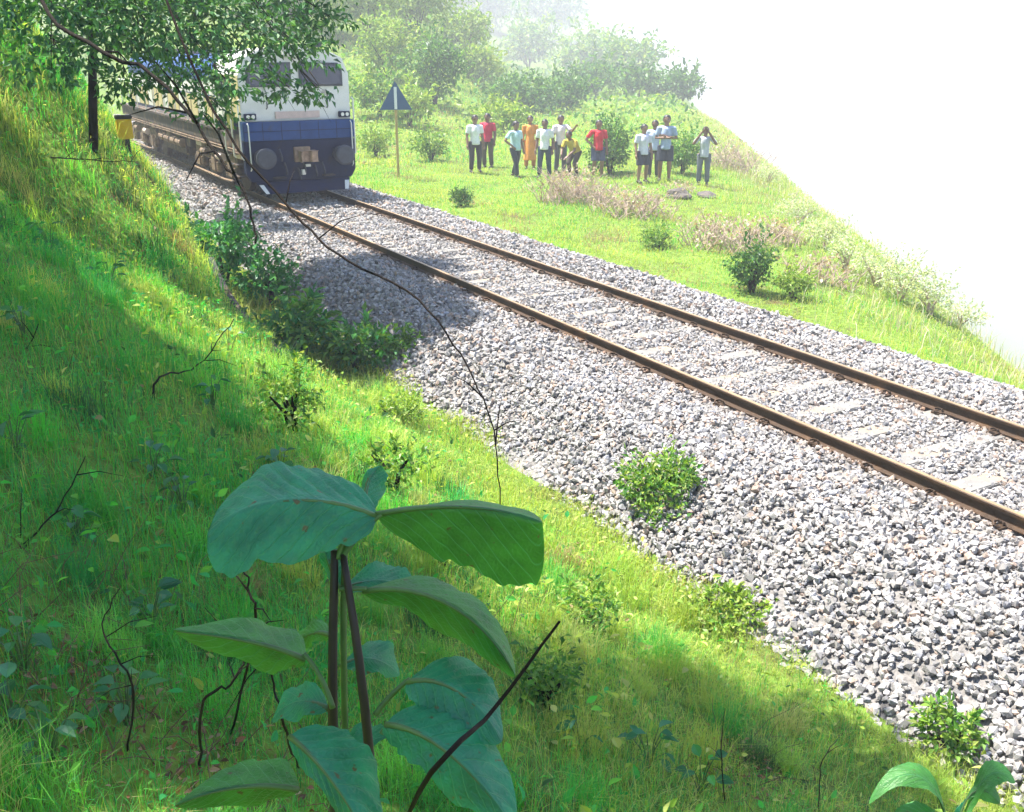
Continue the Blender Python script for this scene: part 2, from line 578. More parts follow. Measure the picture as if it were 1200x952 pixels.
def leafquads(P, D, size, aspect, col, fold=.25, nrm=None, simple=False):
    """pointed leaves from base P in direction D"""
    n = len(P)
    D = D / (np.linalg.norm(D, axis=1)[:, None] + 1e-9)
    if nrm is None:
        nrm = rng.normal(size=(n, 3)) * .6 + np.array([0, 0, 1.0])
    S = np.cross(D, nrm); S /= (np.linalg.norm(S, axis=1)[:, None] + 1e-9)
    U = np.cross(S, D)
    s = size[:, None]
    aspect = np.asarray(aspect, float).reshape(-1, 1)
    A = P
    Bm = P + D * s * .45 - U * s * .02
    Tt = P + D * s - U * s * .12
    Lp = P + D * s * .42 + S * s * aspect * .5 + U * s * fold * aspect
    Rp = P + D * s * .42 - S * s * aspect * .5 + U * s * fold * aspect
    if simple:
        b = (np.arange(n) * 4)[:, None]
        return (np.stack([A, Lp, Tt, Rp], 1).reshape(-1, 3), np.concatenate([b + [0, 2, 1], b + [0, 3, 2]], 0), np.repeat(col[:, None, :], 4, 1).reshape(-1, 3))
    up_ = U * s * fold * aspect
    L1 = P + D * s * .22 + S * s * aspect * .40 + up_ * .8
    R1 = P + D * s * .22 - S * s * aspect * .40 + up_ * .8
    L2 = P + D * s * .66 + S * s * aspect * .40 + up_ * .7 - U * s * .04
    R2 = P + D * s * .66 - S * s * aspect * .40 + up_ * .7 - U * s * .04
    V = np.stack([A, L1, Lp, L2, Tt, R2, Rp, R1, Bm], 1).reshape(-1, 3)
    b = (np.arange(n) * 9)[:, None]
    T = np.concatenate([b + [i, 8, (i + 1) % 8] for i in range(8)], 0)
    C = np.repeat(col[:, None, :], 9, 1).reshape(-1, 3)
    return V, T, C


def cat_mesh(name, items):
    off = 0; VV, TT, CC = [], [], []
    for v, t, c in items:
        VV.append(v); TT.append(t + off); CC.append(c); off += len(v)
    return np_mesh(name, np.concatenate(VV), np.concatenate(TT), np.concatenate(CC))


def cols(n, palette, jit=.18):
    p = np.array(palette)[rng.integers(0, len(palette), n)]
    return np.clip(p * rng.uniform(1 - jit, 1 + jit, (n, 1)) * rng.uniform(.93, 1.07, (n, 3)), 0, .9)


def in_frame(P, mx=160, my=120):
    d = (P - CAM) @ FW
    u = 600 + F_PX * ((P - CAM) @ RT) / np.maximum(d, .05)
    v = 476 - F_PX * ((P - CAM) @ UP) / np.maximum(d, .05)
    return (d > .25) & (u > -mx) & (u < 1200 + mx) & (v > -my - 100) & (v < 952 + my)


LIME = [(.38, .49, .08), (.45, .54, .11), (.29, .47, .07), (.52, .55, .19)]
GREEN = [(.07, .42, .07), (.09, .46, .06), (.05, .37, .10), (.17, .50, .07)]
DEEP = [(.035, .12, .03), (.05, .15, .035), (.04, .13, .05)]


def patch(x, y, s=1.0):
    return .5 + .5 * (np.sin(x * 1.9 * s + 1.3 * np.sin(y * 1.1 * s)) * np.sin(y * 1.5 * s + 1.1 * np.sin(x * 1.4 * s)))


# ------------------------------------------------------------------ near bank grass
def grass_area(x0, x1, y0, y1, dens, Lr, Wr, pal_fn, lean=(.15, .95), leafy=0.0, keep_fn=None, simple=False):
    n = int((x1 - x0) * (y1 - y0) * dens)
    x = rng.uniform(x0, x1, n); y = rng.uniform(y0, y1, n)
    # clumping
    cl = patch(x, y, 2.3)
    k = rng.random(n) < (.45 + .55 * cl)
    if keep_fn is not None: k &= keep_fn(x, y)
    x, y = x[k], y[k]
    P = np.stack([x, y, HT(x, y) - .01], 1)
    f = in_frame(P)
    P = P[f]; n = len(P)
    L_ = rng.uniform(*Lr, n) * (.6 + .7 * patch(P[:, 0], P[:, 1], 1.3)); W = rng.uniform(*Wr, n)
    col = pal_fn(P)
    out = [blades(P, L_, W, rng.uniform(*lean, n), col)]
    if leafy > 0:
        m = rng.random(n) < leafy
        Q = P[m] + np.stack([np.zeros(m.sum()), np.zeros(m.sum()), L_[m] * rng.uniform(.2, .9, m.sum())], 1)
        D = rng.normal(size=(len(Q), 3)); D[:, 2] = np.abs(D[:, 2]) * .5
        out.append(leafquads(Q, D, L_[m] * rng.uniform(.18, .34, len(Q)), rng.uniform(.35, .6, len(Q)), col[m] * rng.uniform(.8, 1.15, (len(Q), 1)), simple=simple))
    return out


def pal_bank(P):
    n = len(P)
    a = cols(n, LIME); g = cols(n, GREEN); d = cols(n, DEEP)
    x, y = P[:, 0], P[:, 1]
    w = np.clip(.72 + .5 * (patch(x, y, .8) - .5) + .25 * (x + 4.2), 0.05, 1)     # sunlit verge painted yellower, shaded upper bank greener
    r = rng.random(n)
    c = np.where((r < w)[:, None], a, g)
    r2 = rng.random(n)
    c = np.where((r2 < .06)[:, None], d, c)
    c = np.where((r2 > .975)[:, None], np.array([.32, .24, .12]), c)
    return c


BANK_R = lambda x, y: (x < -2.78 - .28 * patch(x, y, 2.0) + .1 * np.sin(y * 3.1)) | (rng.random(len(x)) < .0)
items = []
items += grass_area(-9.5, -2.55, .3, 4.2, 5200, (.08, .22), (.0016, .0036), pal_bank, leafy=.035, keep_fn=BANK_R)
items += grass_area(-9.0, -2.55, 4.2, 9.5, 3000, (.09, .22), (.0026, .0052), pal_bank, leafy=.06, keep_fn=BANK_R)
items += grass_area(-9.5, -2.6, 9.5, 20, 1000, (.10, .24), (.005, .010), pal_bank, leafy=.25, keep_fn=BANK_R, simple=True)
items += grass_area(-11, -2.7, 20, 55, 120, (.14, .32), (.012, .022), pal_bank, leafy=.5, keep_fn=BANK_R, simple=True)
def tussocks(n, x0, x1, y0, y1, per, rad, Lr, Wr):
    cx = rng.uniform(x0, x1, n); cy = rng.uniform(y0, y1, n)
    k = cx < -3.3
    cx, cy = cx[k], cy[k]
    tint = pal_bank(np.stack([cx, cy, cx * 0], 1))
    sz = rng.uniform(.6, 1.3, len(cx))
    i = np.repeat(np.arange(len(cx)), per)
    a = rng.uniform(0, 6.283, len(i)); r = rad * np.sqrt(rng.random(len(i))) * sz[i]
    P = np.stack([cx[i] + np.cos(a) * r, cy[i] + np.sin(a) * r, 0 * r], 1)
    P[:, 2] = HT(P[:, 0], P[:, 1]) - .01
    f = in_frame(P); P = P[f]; i = i[f]; m = len(P)
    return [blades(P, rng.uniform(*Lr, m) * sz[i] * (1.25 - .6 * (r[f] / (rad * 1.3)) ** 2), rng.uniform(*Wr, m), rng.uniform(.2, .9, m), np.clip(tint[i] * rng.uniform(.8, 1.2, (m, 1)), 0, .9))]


items += tussocks(120, -9, -3.2, .5, 5, 260, .11, (.12, .30), (.0014, .003))
items += tussocks(110, -8, -3.2, 5, 11, 150, .14, (.14, .32), (.0025, .0045))
items += tussocks(90, -8, -3.4, 11, 22, 90, .2, (.2, .42), (.005, .009))
tag(obj('bank_grass', cat_mesh('bank_grass', items), 'grass'), 'fine yellow-green grass covering the near bank', 'grass', kind='stuff')


def pal_far(P):
    n = len(P)
    a = cols(n, LIME); g = cols(n, GREEN)
    w = np.clip(.8 + .5 * (patch(P[:, 0], P[:, 1], .45) - .5), .1, 1)
    c = np.where((rng.random(n) < w)[:, None], a, g)
    dry = patch(P[:, 0] + 5, P[:, 1] + 2, .7) > .80
    c = np.where((dry & (rng.random(n) < .6))[:, None], cols(n, [(.42, .33, .22), (.36, .27, .17)]), c)
    return c


FAR_R = lambda x, y: (x > 2.85 + .3 * patch(x, y, 2.0))
items = []
items += grass_area(2.7, 9, 5, 16, 420, (.06, .15), (.006, .012), pal_far, leafy=.25, keep_fn=FAR_R, simple=True)
items += grass_area(2.7, 24, 16, 34, 190, (.09, .20), (.010, .018), pal_far, leafy=.35, keep_fn=FAR_R, simple=True)
items += grass_area(2.7, 45, 34, 75, 42, (.16, .40), (.02, .04), pal_far, leafy=.8, keep_fn=FAR_R, simple=True)
tag(obj('meadow_grass', cat_mesh('meadow_grass', items), 'grass'), 'sunlit lime green grass on the far side of the track', 'grass', kind='stuff')


n = 16000  # crest grass: pale blade colours imitate fading into white
y = rng.uniform(5, 60, n); x = 5.3 + .72 * np.logaddexp(0, 1.2 * (y - 7.6)) / 1.2 + rng.normal(-.6, 1.6, n)
P = np.stack([x, y, HT(x, y) - .02], 1)
k = in_frame(P) & (x > 3.4) & (rng.random(n) < .25 + .75 * patch(x, y, .9)); P = P[k]; n = len(P)
tag(obj('faded_crest_grass', cat_mesh('faded_crest_grass', [blades(P, rng.uniform(.15, .55, n), rng.uniform(.008, .016, n), rng.uniform(.1, .8, n), cols(n, [(.55, .52, .38), (.40, .48, .16), (.36, .46, .10), (.62, .58, .48)]))]), 'grass'),
    'tall green grass along the crest, paled to look faded by haze', 'grass', kind='stuff')

# ------------------------------------------------------------------ shrubs
def stems_mb(mb, base, n, h, spread, r):
    tips = []
    for k in range(n):
        a = random.uniform(0, 6.283); sp = spread * random.uniform(.2, 1)
        hh = h * random.uniform(.6, 1)
        p1 = base + np.array([math.cos(a) * sp * .35, math.sin(a) * sp * .35, hh * .5])
        p2 = base + np.array([math.cos(a) * sp, math.sin(a) * sp, hh])
        mb.tube([base + np.array([math.cos(a) * .02, math.sin(a) * .02, -.05]), p1, p2], [r, r * .75, r * .3], 5)
        tips.append((p1, p2))
    return tips


def lobe_leaves(lobes, per_area, size, pal, aspect=(.45, .7), droop=.0, shell=.55, jit=.22):
    """leaves through ellipsoid lobes (centre, radii), denser near the skin, facing outwards"""
    out = []
    for lob in lobes:
        c, r = np.array(lob[0], float), np.array(lob[1], float)
        mult = lob[2] if len(lob) > 2 else 1.0
        area = 4 * math.pi * ((r[0] * r[1]) ** 1.6 / 3 + (r[0] * r[2]) ** 1.6 / 3 + (r[1] * r[2]) ** 1.6 / 3) ** (1 / 1.6)
        n = max(12, int(area * per_area * mult))
        d = rng.normal(size=(n, 3)); d /= np.linalg.norm(d, axis=1)[:, None]
        ph = rng.uniform(0, 6.28, 3)
        lump = 1 + .28 * np.sin(d[:, 0] * 5 + ph[0]) * np.sin(d[:, 1] * 5 + ph[1]) + .22 * np.sin(d[:, 2] * 6 + d[:, 0] * 4 + ph[2])
        rad = (shell + (1.06 - shell) * rng.random(n) ** .55) * lump
        P = c + d * r * rad[:, None]
        # clump gaps
        gk = (np.sin(P[:, 0] * 7.1 / max(r[0], .2) + ph[0]) + np.sin(P[:, 1] * 6.3 / max(r[1], .2) + ph[1]) + np.sin(P[:, 2] * 6.9 / max(r[2], .2) + ph[2])) > (-.75 if mult < 2 else -2.2)
        P = P[gk]; d = d[gk]; n = len(P)
        D = d * .7 + rng.normal(size=(n, 3)) * .6 + np.array([0, 0, -droop])
        nr = rng.normal(size=(n, 3)) * .45 + np.array([0, 0, .9]) + d * .5
        sz = rng.uniform(.65, 1.25, n) * size
        out.append(leafquads(P, D, sz, rng.uniform(*aspect, n), cols(n, pal, jit), nrm=nr, simple=True))
    return out


def shrub(base, w, h, label, pal, leaf=.07, dens=60, name='shrub', group=None, cat='shrub', nl=6, stem='twig', up=.55):
    base = np.array(base, float)
    root = empty(name, base, label, cat, group)
    mb = MB(); stems_mb(mb, np.zeros(3), 6, h * .75, w * .35, .018 + .01 * h)
    mb.build('stem', stem, root)
    lobes = []
    for k in range(nl):
        a = 6.283 * k / nl + random.uniform(-.4, .4); q = random.uniform(.15, .32) * w
        hz = h * random.uniform(.32, .75)
        lobes.append(((math.cos(a) * q, math.sin(a) * q, hz), (w * random.uniform(.13, .27), w * random.uniform(.13, .27), h * random.uniform(.14, .3))))
    lobes.append(((0, 0, h * up), (w * .28, w * .28, h * .38)))
    sh = []
    for k in range(16):
        a = random.uniform(0, 6.283); el = random.uniform(.35, 1.35)
        d = np.array([math.cos(a) * math.cos(el), math.sin(a) * math.cos(el), math.sin(el)])
        q = np.array([w * .30, w * .30, h * .42]) * d + np.array([0, 0, h * .42])
        l = random.uniform(.18, .45) * min(w, h)
        m_ = 9
        tt = np.linspace(0, 1, m_)[:, None]
        Q = q + d * l * tt + np.array([0, 0, .2 * l]) * tt ** 2
        sh.append(leafquads(Q, d + rng.normal(size=(m_, 3)) * .9, rng.uniform(.8, 1.5, m_) * leaf, rng.uniform(.35, .6, m_), cols(m_, pal), simple=True))
    obj('foliage', cat_mesh('foliage', sh + lobe_leaves(lobes, dens / 60 * 2.6 / leaf ** 2, leaf, pal)), 'leaf', root)
    return root


SHRUB_G = [(.08, .22, .035), (.12, .28, .04), (.055, .16, .035), (.18, .32, .05)]
SHRUB_D = [(.04, .12, .04), (.06, .17, .04), (.10, .21, .04)]
SHRUB_L = [(.22, .36, .05), (.29, .42, .06), (.15, .28, .045), (.34, .43, .11)]
TEAL = [(.04, .20, .065), (.06, .25, .07), (.09, .29, .055), (.04, .16, .06)]

shrub(ground(772, 614), .78, .6, 'bushy green weed growing at the edge of the grey ballast', SHRUB_L + SHRUB_G, .05, 60, 'weed', cat='weed')
shrub(ground(880, 343), .95, .85, 'dark green round bush beside the far ballast edge', SHRUB_D, .07, 60)
shrub(ground(540, 242), .75, .40, 'low dark tuft of weed by the far ballast right of the train', SHRUB_D, .07, 60, 'weed', cat='weed')
shrub(ground(930, 350), .8, .5, 'light green low bush right of the dark round bush', SHRUB_L, .06, 50)
shrub(ground(770, 290), .9, .45, 'low light green bush before the dry brush mound', SHRUB_L + SHRUB_G, .06, 50)
# shrubs in the ditch between bank and ballast
shrub(ground(262, 338), 1.7, 1.15, 'leafy teal green shrub at the foot of the bank nearest the train', TEAL, .11, 60)
shrub(ground(318, 362), 1.1, .8, 'dark leafy shrub in the shaded drain beside the ballast', TEAL, .10, 60)
shrub(ground(352, 424), 1.3, .75, 'broad low green shrub spilling over the curved drain wall', TEAL + SHRUB_G, .12, 60)
shrub(ground(420, 432), 1.05, .55, 'green shrub right of the drain wall at the ballast edge', TEAL + SHRUB_G, .10, 60)
shrub(ground(470, 428), .6, .4, 'small green weed at the tip of the verge beside shaded ballast', SHRUB_G, .08, 60, 'weed', cat='weed')
# herbs on the sunlit verge
shrub(ground(345, 505), .6, .5, 'upright leafy sapling on the sunlit bank above the big leaves', SHRUB_L + SHRUB_G, .05, 26, 'sapling', cat='sapling')
shrub(ground(470, 500), .6, .32, 'pale feathery weed in the middle of the sunlit verge', SHRUB_L, .045, 40, 'weed', cat='weed')
shrub(ground(460, 572), .6, .3, 'green leafy weed just behind the large broad leaves', SHRUB_L + SHRUB_G, .045, 26, 'weed', cat='weed')
shrub(ground(515, 660), .4, .25, 'low weed beside red-brown dead leaves', SHRUB_G + SHRUB_L, .04, 26, 'weed', cat='weed')
shrub(ground(690, 740), .5, .32, 'small green weed at the edge of the tree shade', SHRUB_G + SHRUB_L, .04, 26, 'weed', cat='weed')
shrub(ground(850, 724), .8, .15, 'grassy pale weed on the verge right of the ballast-edge bush', SHRUB_L, .05, 40, 'weed', cat='weed')
shrub(ground(1112, 884), .5, .27, 'straggly green weed at the ballast edge in the lower right', SHRUB_L + SHRUB_G, .05, 45, 'weed', cat='weed')
shrub(ground(640, 830), .4, .3, 'feathery weed in the shaded lower verge', SHRUB_G, .035, 26, 'weed', cat='weed')
# by the people
shrub(ground(715, 205), 1.9, 1.9, 'dense green bush beside the person in the red shirt', SHRUB_G + SHRUB_D, .12, 60)
shrub(ground(800, 205), 1.6, 1.4, 'green bush behind the two men in shorts', SHRUB_G, .12, 55)
shrub(ground(505, 190), 1.9, 1.2, 'low green bush right of the blue triangle sign', SHRUB_G + SHRUB_L, .12, 55)
shrub(ground(440, 185), 1.6, 1.1, 'yellow-green bush between the train and the blue sign', SHRUB_L, .12, 55)

for px, py, lb_ in ((990, 318, 'pale grey-green thin bush on the crest right of the dry brush'), (1055, 352, 'faint pale bush on the crest at mid right'), (1125, 385, 'faint pale bush on the crest near the right edge'), (935, 262, 'thin pale bush on the crest beyond the leaning stick'), (1165, 400, 'faint pale tuft at the right edge above the far ballast'), (900, 215, 'whitish thin bush on the crest right of the lone person'), (965, 290, 'whitish tuft on the crest between two pale bushes'), (1025, 335, 'small whitish tuft along the crest'), (1090, 368, 'low whitish tuft on the crest towards the right edge')):
    shrub(ground(px, py), random.uniform(.9, 1.5), random.uniform(.45, .8), lb_, [(.50, .56, .38), (.58, .62, .46), (.42, .52, .27)], .06, 20, 'faded_crest_bush', cat='bush', stem='dry_twig')  # whitish palette paints the fade onto these nearby bushes

# hillside shrubs and small trees
HS = [(510, 118, 4.2, 4.0, 'd'), (455, 85, 5, 3.6, 'l'), (560, 95, 5, 3.2, 'l'), (610, 130, 6, 2.8, 'd'), (660, 125, 5, 2.6, 'd'), (700, 108, 5.5, 3.0, 'd'),
      (750, 110, 5, 2.6, 'd'), (800, 112, 4.5, 2.6, 'd'), (545, 60, 6, 4, 'l'), (620, 75, 6, 4, 'g'), (430, 40, 8, 5, 'l'), (490, 30, 8, 5, 'l'), (570, 25, 8, 5, 'l'),
      (690, 85, 7, 4, 'g'), (650, 40, 8, 5, 'g'), (400, 5, 9, 6, 'l'), (530, 5, 9, 6, 'l'), (480, 140, 3, 2.0, 'l'), (740, 90, 6, 3.5, 'g'), (590, 150, 3.4, 1.6, 'l'), (445, 130, 3.2, 2.4, 'g'), (350, 30, 9, 6, 'g'), (300, 10, 9, 6, 'l'), (840, 108, 4, 2.2, 'd')]
WHERE = ['standing behind the blue triangle sign', 'on the slope above the cab roof', 'upslope of the group of people', 'right behind the person in orange', 'directly behind the person in yellow', 'behind the person in the red shirt',
         'behind the pair in shorts', 'left of the lone person on the right', 'halfway up the slope above the sign', 'mid-slope above the people', 'high on the slope right of the train', 'near the crest above the sign', 'near the crest above the people',
         'on the fading shoulder of the slope', 'near the crest where the slope fades out', 'at the top edge above the train cab', 'at the top edge above the sign', 'low down just right of the sign', 'last up the slope before the white haze', 'just above the heads of the people', 'beside the cab windows', 'behind the train roof', 'furthest left behind the train', 'nearest the white haze at the right']
for (px, py, w, h, k), wh in zip(HS, WHERE):
    pal = {'d': SHRUB_D + SHRUB_G, 'l': SHRUB_L, 'g': SHRUB_G + SHRUB_L}[k]
    look = {'d': 'dark green spreading bush', 'l': 'light lime green bush', 'g': 'mid green leafy bush'}[k]
    p = ground(px, py + 8)
    sc_ = max(1.0, np.linalg.norm(p - CAM) / 60)
    k_ = max(1.0, np.linalg.norm(p - CAM) / 85)
    shrub(p, w * k_, h * k_, look + ' ' + wh, pal, .26 * min(sc_, 1.8) * k_ ** .8, 55, 'hillside_bush', 'bushes on the far slope', 'bush', nl=7)

# undergrowth on the slope that reads as one mass
n = 26000
x = rng.uniform(3, 95, n); y = rng.uniform(30, 150, n)
P = np.stack([x, y, HT(x, y)], 1)
k = in_frame(P) & (P[:, 2] > -4) & (rng.random(n) < .35 + .65 * patch(x, y, .35)) & (np.hypot(x - CAM[0], y) > 44) & ((x < 4.0 + .72 * (y - 7.6)) | (np.hypot(x - CAM[0], y) > 150))
P = P[k]
P[:, 2] += rng.uniform(0, .8, len(P)) * (.4 + patch(P[:, 0], P[:, 1], .3))
D = rng.normal(size=P.shape); D[:, 2] = np.abs(D[:, 2])
tag(obj('hillside_undergrowth', cat_mesh('hillside_undergrowth', [leafquads(P, D, rng.uniform(.5, 1.2, len(P)) * .0065 * np.linalg.norm(P - CAM, axis=1), rng.uniform(.4, .7, len(P)), cols(len(P), SHRUB_L + SHRUB_G))]), 'leaf'),
    'pale green undergrowth covering the far slope', 'undergrowth', kind='stuff')


# dry brush
def brush(base, w, h, label, n=70, leafn=160):
    root = empty('dry_brush', base, label, 'dry brush')
    mb = MB()
    for k in range(n):
        a = random.uniform(0, 6.283); r0 = w * .5 * math.sqrt(random.random())
        p0 = np.array([math.cos(a) * r0, math.sin(a) * r0, -.03])
        p0[2] = float(HT(base[0] + p0[0], base[1] + p0[1])) - base[2] - .02
        b = random.uniform(0, 6.283); l = random.uniform(.3, 1) * h
        p2 = p0 + np.array([math.cos(b) * l * .7, math.sin(b) * l * .7, l * random.uniform(.5, 1)])
        pm = (p0 + p2) / 2 + np.array([random.uniform(-.1, .1) * l, random.uniform(-.1, .1) * l, l * .1])
        mb.tube([p0, pm, p2], [.012, .009, .004], 4)
        for j in range(2):
            e_ = pm + np.array([random.uniform(-.35, .35), random.uniform(-.35, .35), random.uniform(.05, .4)]) * l
            mb.tube([pm, e_], [.007, .003], 4)
    mb.build('stalk', 'dry_twig', root)
    P = np.stack([rng.normal(0, w * .22, leafn), rng.normal(0, w * .22, leafn), rng.uniform(.02, h * .8, leafn)], 1)
    P[:, 2] += HT(P[:, 0] + base[0], P[:, 1] + base[1]) - base[2]
    obj('dead_leaf_mass', cat_mesh('dead', [leafquads(P, rng.normal(size=P.shape), rng.uniform(.05, .12, leafn), rng.uniform(.4, .7, leafn), cols(leafn, [(.42, .33, .27), (.34, .25, .19), (.5, .42, .36)]))]), 'leaf', root)['kind'] = 'stuff'
    return root


brush(ground(672, 236), 2.0, 1.15, 'pale pinkish dry brush in front of the crouching person in yellow', 150, 420)
brush(ground(740, 250), 2.2, .85, 'low pale dry brush left of the brown brush mound', 130, 420)
brush(ground(850, 290), 2.0, .85, 'brown tangled dry brush mound above the dark round bush', 100, 300)
brush(ground(905, 285), 1.4, .7, 'pale dry brush fading into the haze', 70, 200)
brush(ground(860, 200), 2.0, 1.5, 'tall grey dry thicket behind the lone person on the right', 110, 260)
brush(ground(960, 330), 1.3, .6, 'sparse pale brush on the crest right of the dark bush', 50, 160)
brush(ground(800, 225), 1.0, .35, 'low dark stalks at the feet of the pair in shorts', 30, 80)


# ------------------------------------------------------------------ rocks
def rock(name, p, r, m, label, cat='rock'):
    bm = bmesh.new(); bmesh.ops.create_icosphere(bm, subdivisions=3, radius=1)
    ph = [random.uniform(0, 6) for _ in range(6)]
    for v in bm.verts:
        c = v.co
        k = 1 + .16 * math.sin(c.x * 3 + ph[0]) * math.sin(c.y * 3 + ph[1]) + .12 * math.sin(c.z * 5 + ph[2] + c.x * 2) + .05 * math.sin(c.y * 9 + ph[3])
        v.co = Vector((c.x * r[0], c.y * r[1], c.z * r[2])) * k
    me = bpy.data.meshes.new(name); bm.to_mesh(me); bm.free()
    o = obj(name, me, m, None, (p[0], p[1], p[2] + r[2] * .45)); o.rotation_euler = (0, 0, random.uniform(0, 6))
    return tag(o, label, cat)


rock('boulder', ground(795, 233), (.42, .3, .2), 'rock', 'dark low boulder in the grass before the pair in shorts')
rock('boulder', ground(828, 232), (.35, .25, .14), 'rock', 'smaller dark boulder beside the lone person on the right')
rock('stone', ground(373, 342), (.13, .1, .1), 'rock_red', 'reddish stone on the shaded ballast edge', 'stone')

# curved drain wall: follows the ledge
wall = MB(); ring = []
wp = [(-3.62, 9.98), (-3.85, 10.0), (-4.05, 10.06), (-4.2, 10.18), (-4.31, 10.36), (-4.37, 10.62), (-4.40, 11.0), (-4.41, 11.5), (-4.41, 12.1), (-4.40, 12.7), (-4.38, 13.3), (-4.34, 13.8)]
for i, (xw, yw) in enumerate(wp):
    x0_, y0_ = wp[max(i - 1, 0)]; x1_, y1_ = wp[min(i + 1, len(wp) - 1)]
    tx, ty = x1_ - x0_, y1_ - y0_; l_ = math.hypot(tx, ty); nx_, ny_ = ty / l_, -tx / l_      # towards the cove
    zt = float(HT(xw - nx_ * .06, yw - ny_ * .06)) - .04
    zb = -.75
    ring.append([(xw + nx_ * .20, yw + ny_ * .20, zb), (xw + nx_ * .10, yw + ny_ * .10, zt), (xw + nx_ * .0, yw + ny_ * .0, zt + .01), (xw + nx_ * .0, yw + ny_ * .0, zb)])
for i, r in enumerate(ring):
    wall.v += r
for i in range(len(ring) - 1):
    for k in range(4):
        wall.f.append((i * 4 + k, i * 4 + (k + 1) % 4, i * 4 + 4 + (k + 1) % 4, i * 4 + 4 + k))
wall.f += [(0, 1, 2, 3), tuple((len(ring) - 1) * 4 + i for i in (3, 2, 1, 0))]
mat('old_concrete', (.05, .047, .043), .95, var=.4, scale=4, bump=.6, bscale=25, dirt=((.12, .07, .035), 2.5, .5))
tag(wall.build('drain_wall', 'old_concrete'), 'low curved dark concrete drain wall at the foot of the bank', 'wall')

# ------------------------------------------------------------------ locomotive
mat('loco_blue', (.012, .055, .20), .42, spec=.2, var=.18, scale=3, dirt=((.045, .04, .045), 2.2, .60))
mat('loco_navy_shade', (.010, .017, .055), .6, spec=.12, var=.3, scale=4, dirt=((.03, .025, .025), 3, .58))  # darker blue: shade below the nose band is in the colour
mat('loco_white', (.74, .73, .69), .45, var=.06, scale=3, dirt=((.42, .38, .32), 3.5, .66))
mat('loco_cream', (.60, .50, .26), .5, var=.12, scale=3, dirt=((.3, .22, .12), 3, .62))
mat('loco_olive', (.20, .20, .035), .6, var=.3, scale=4)
mat('loco_glass', (.015, .03, .07), .08, spec=.8)
mat('loco_frame', (.045, .036, .032), .8, var=.4, scale=6, dirt=((.15, .09, .05), 5, .5))
mat('loco_bogie', (.20, .135, .085), .85, var=.45, scale=6, dirt=((.04, .03, .025), 5, .5))
mat('loco_grey', (.055, .06, .08), .55, metal=.2, var=.3, scale=7)
mat('loco_plate', (.62, .47, .43), .6, var=.12)
mat('lamp_glass', (.75, .74, .68), .2)
mat('wheel_steel', (.07, .05, .04), .6, metal=.5, var=.3)
mat('coupler', (.34, .23, .16), .7, metal=.2, var=.45, scale=9)

loco = empty('locomotive', (0, 22.75, 0), 'white and dark blue diesel locomotive with buffers standing on the track', 'locomotive')
LW = 1.38
loco.scale = (.95, 1, .94)
mb = MB().prism_y([(-LW + .06, 1.16), (LW - .06, 1.16), (LW - .06, 1.5), (-LW + .06, 1.5)], .22, 16.6); mb.build('underframe', 'loco_frame', loco)
# front headstock: wide blue plate bent at the sides, its shade put into a darker colour
hs = MB()
prof_h = [(-LW, .62), (-LW + .12, .42), (LW - .12, .42), (LW, .62), (LW, 1.38), (-LW, 1.38)]
hs.prism_y(prof_h, .0, .22)
hso = hs.build('headstock', 'loco_navy_shade', loco, bevel=.02)
MB().box(-LW + .0, LW - .0, -.02, .24, 1.385, 1.83).build('nose_band', 'loco_blue', loco, bevel=.02)
# cow catcher
cc = MB().add([(-1.18, -.06, .42), (1.18, -.06, .42), (1.05, -.30, .16), (-1.05, -.30, .16), (-1.18, .02, .42), (1.18, .02, .42), (1.05, -.24, .16), (-1.05, -.24, .16)],
              [(0, 1, 2, 3), (7, 6, 5, 4), (0, 4, 5, 1), (1, 5, 6, 2), (2, 6, 7, 3), (3, 7, 4, 0)])
cco = cc.build('cowcatcher', 'loco_navy_shade', loco)
for s in (-1, 1):
    MB().add([(s * 1.16, -.075, .40), (s * 1.04, -.075, .40), (s * .95, -.31, .17), (s * 1.04, -.31, .17), (s * 1.16, -.05, .40), (s * 1.04, -.05, .40), (s * .95, -.29, .17), (s * 1.04, -.29, .17)],
             [(0, 1, 2, 3), (7, 6, 5, 4), (0, 4, 5, 1), (1, 5, 6, 2), (2, 6, 7, 3), (3, 7, 4, 0)]).build('guard_stripe', 'loco_white', cco)
# buffers
for s in (-1, 1):
    bu = MB().tube([(s * .98, .02, 1.0), (s * .98, -.06, 1.0)], .20, 20).tube([(s * .98, -.06, 1.0), (s * .98, -.34, 1.0)], [.15, .12], 16)
    bo = bu.build('buffer', 'loco_grey', loco)
    MB().tube([(s * .98, -.33, 1.0), (s * .98, -.37, 1.0), (s * .98, -.39, 1.0)], [.245, .245, .20], 24).build('buffer_head', 'loco_grey', bo)
# coupler
cp = MB().box(-.2, .2, -.08, .02, .86, 1.22).box(-.11, .11, -.34, -.07, .93, 1.13)
cp.add([(-.2, -.34, .90), (.2, -.34, .90), (.22, -.55, .90), (.06, -.58, .90), (.02, -.46, .90), (-.12, -.46, .90), (-.2, -.58, .90)] + [(x, y, 1.16) for x, y in ((-.2, -.34), (.2, -.34), (.22, -.55), (.06, -.58), (.02, -.46), (-.12, -.46), (-.2, -.58))],
       [(0, 1, 2, 3, 4, 5, 6), (13, 12, 11, 10, 9, 8, 7)] + [(i, (i + 1) % 7, (i + 1) % 7 + 7, i + 7) for i in range(7)])
cp.build('coupler', 'coupler', loco, bevel=.012)
for xx, zz in ((.02, .70), (-.12, .56), (.30, .62), (-.45, .70), (-.55, 1.02), (.5, .66)):
    MB().tube([(xx, -.02, zz + .16), (xx, -.10, zz + .08), (xx + .02, -.12, zz - .05), (xx + .02, -.09, zz - .12)], .024, 7).build('brake_hose', 'loco_grey', loco)
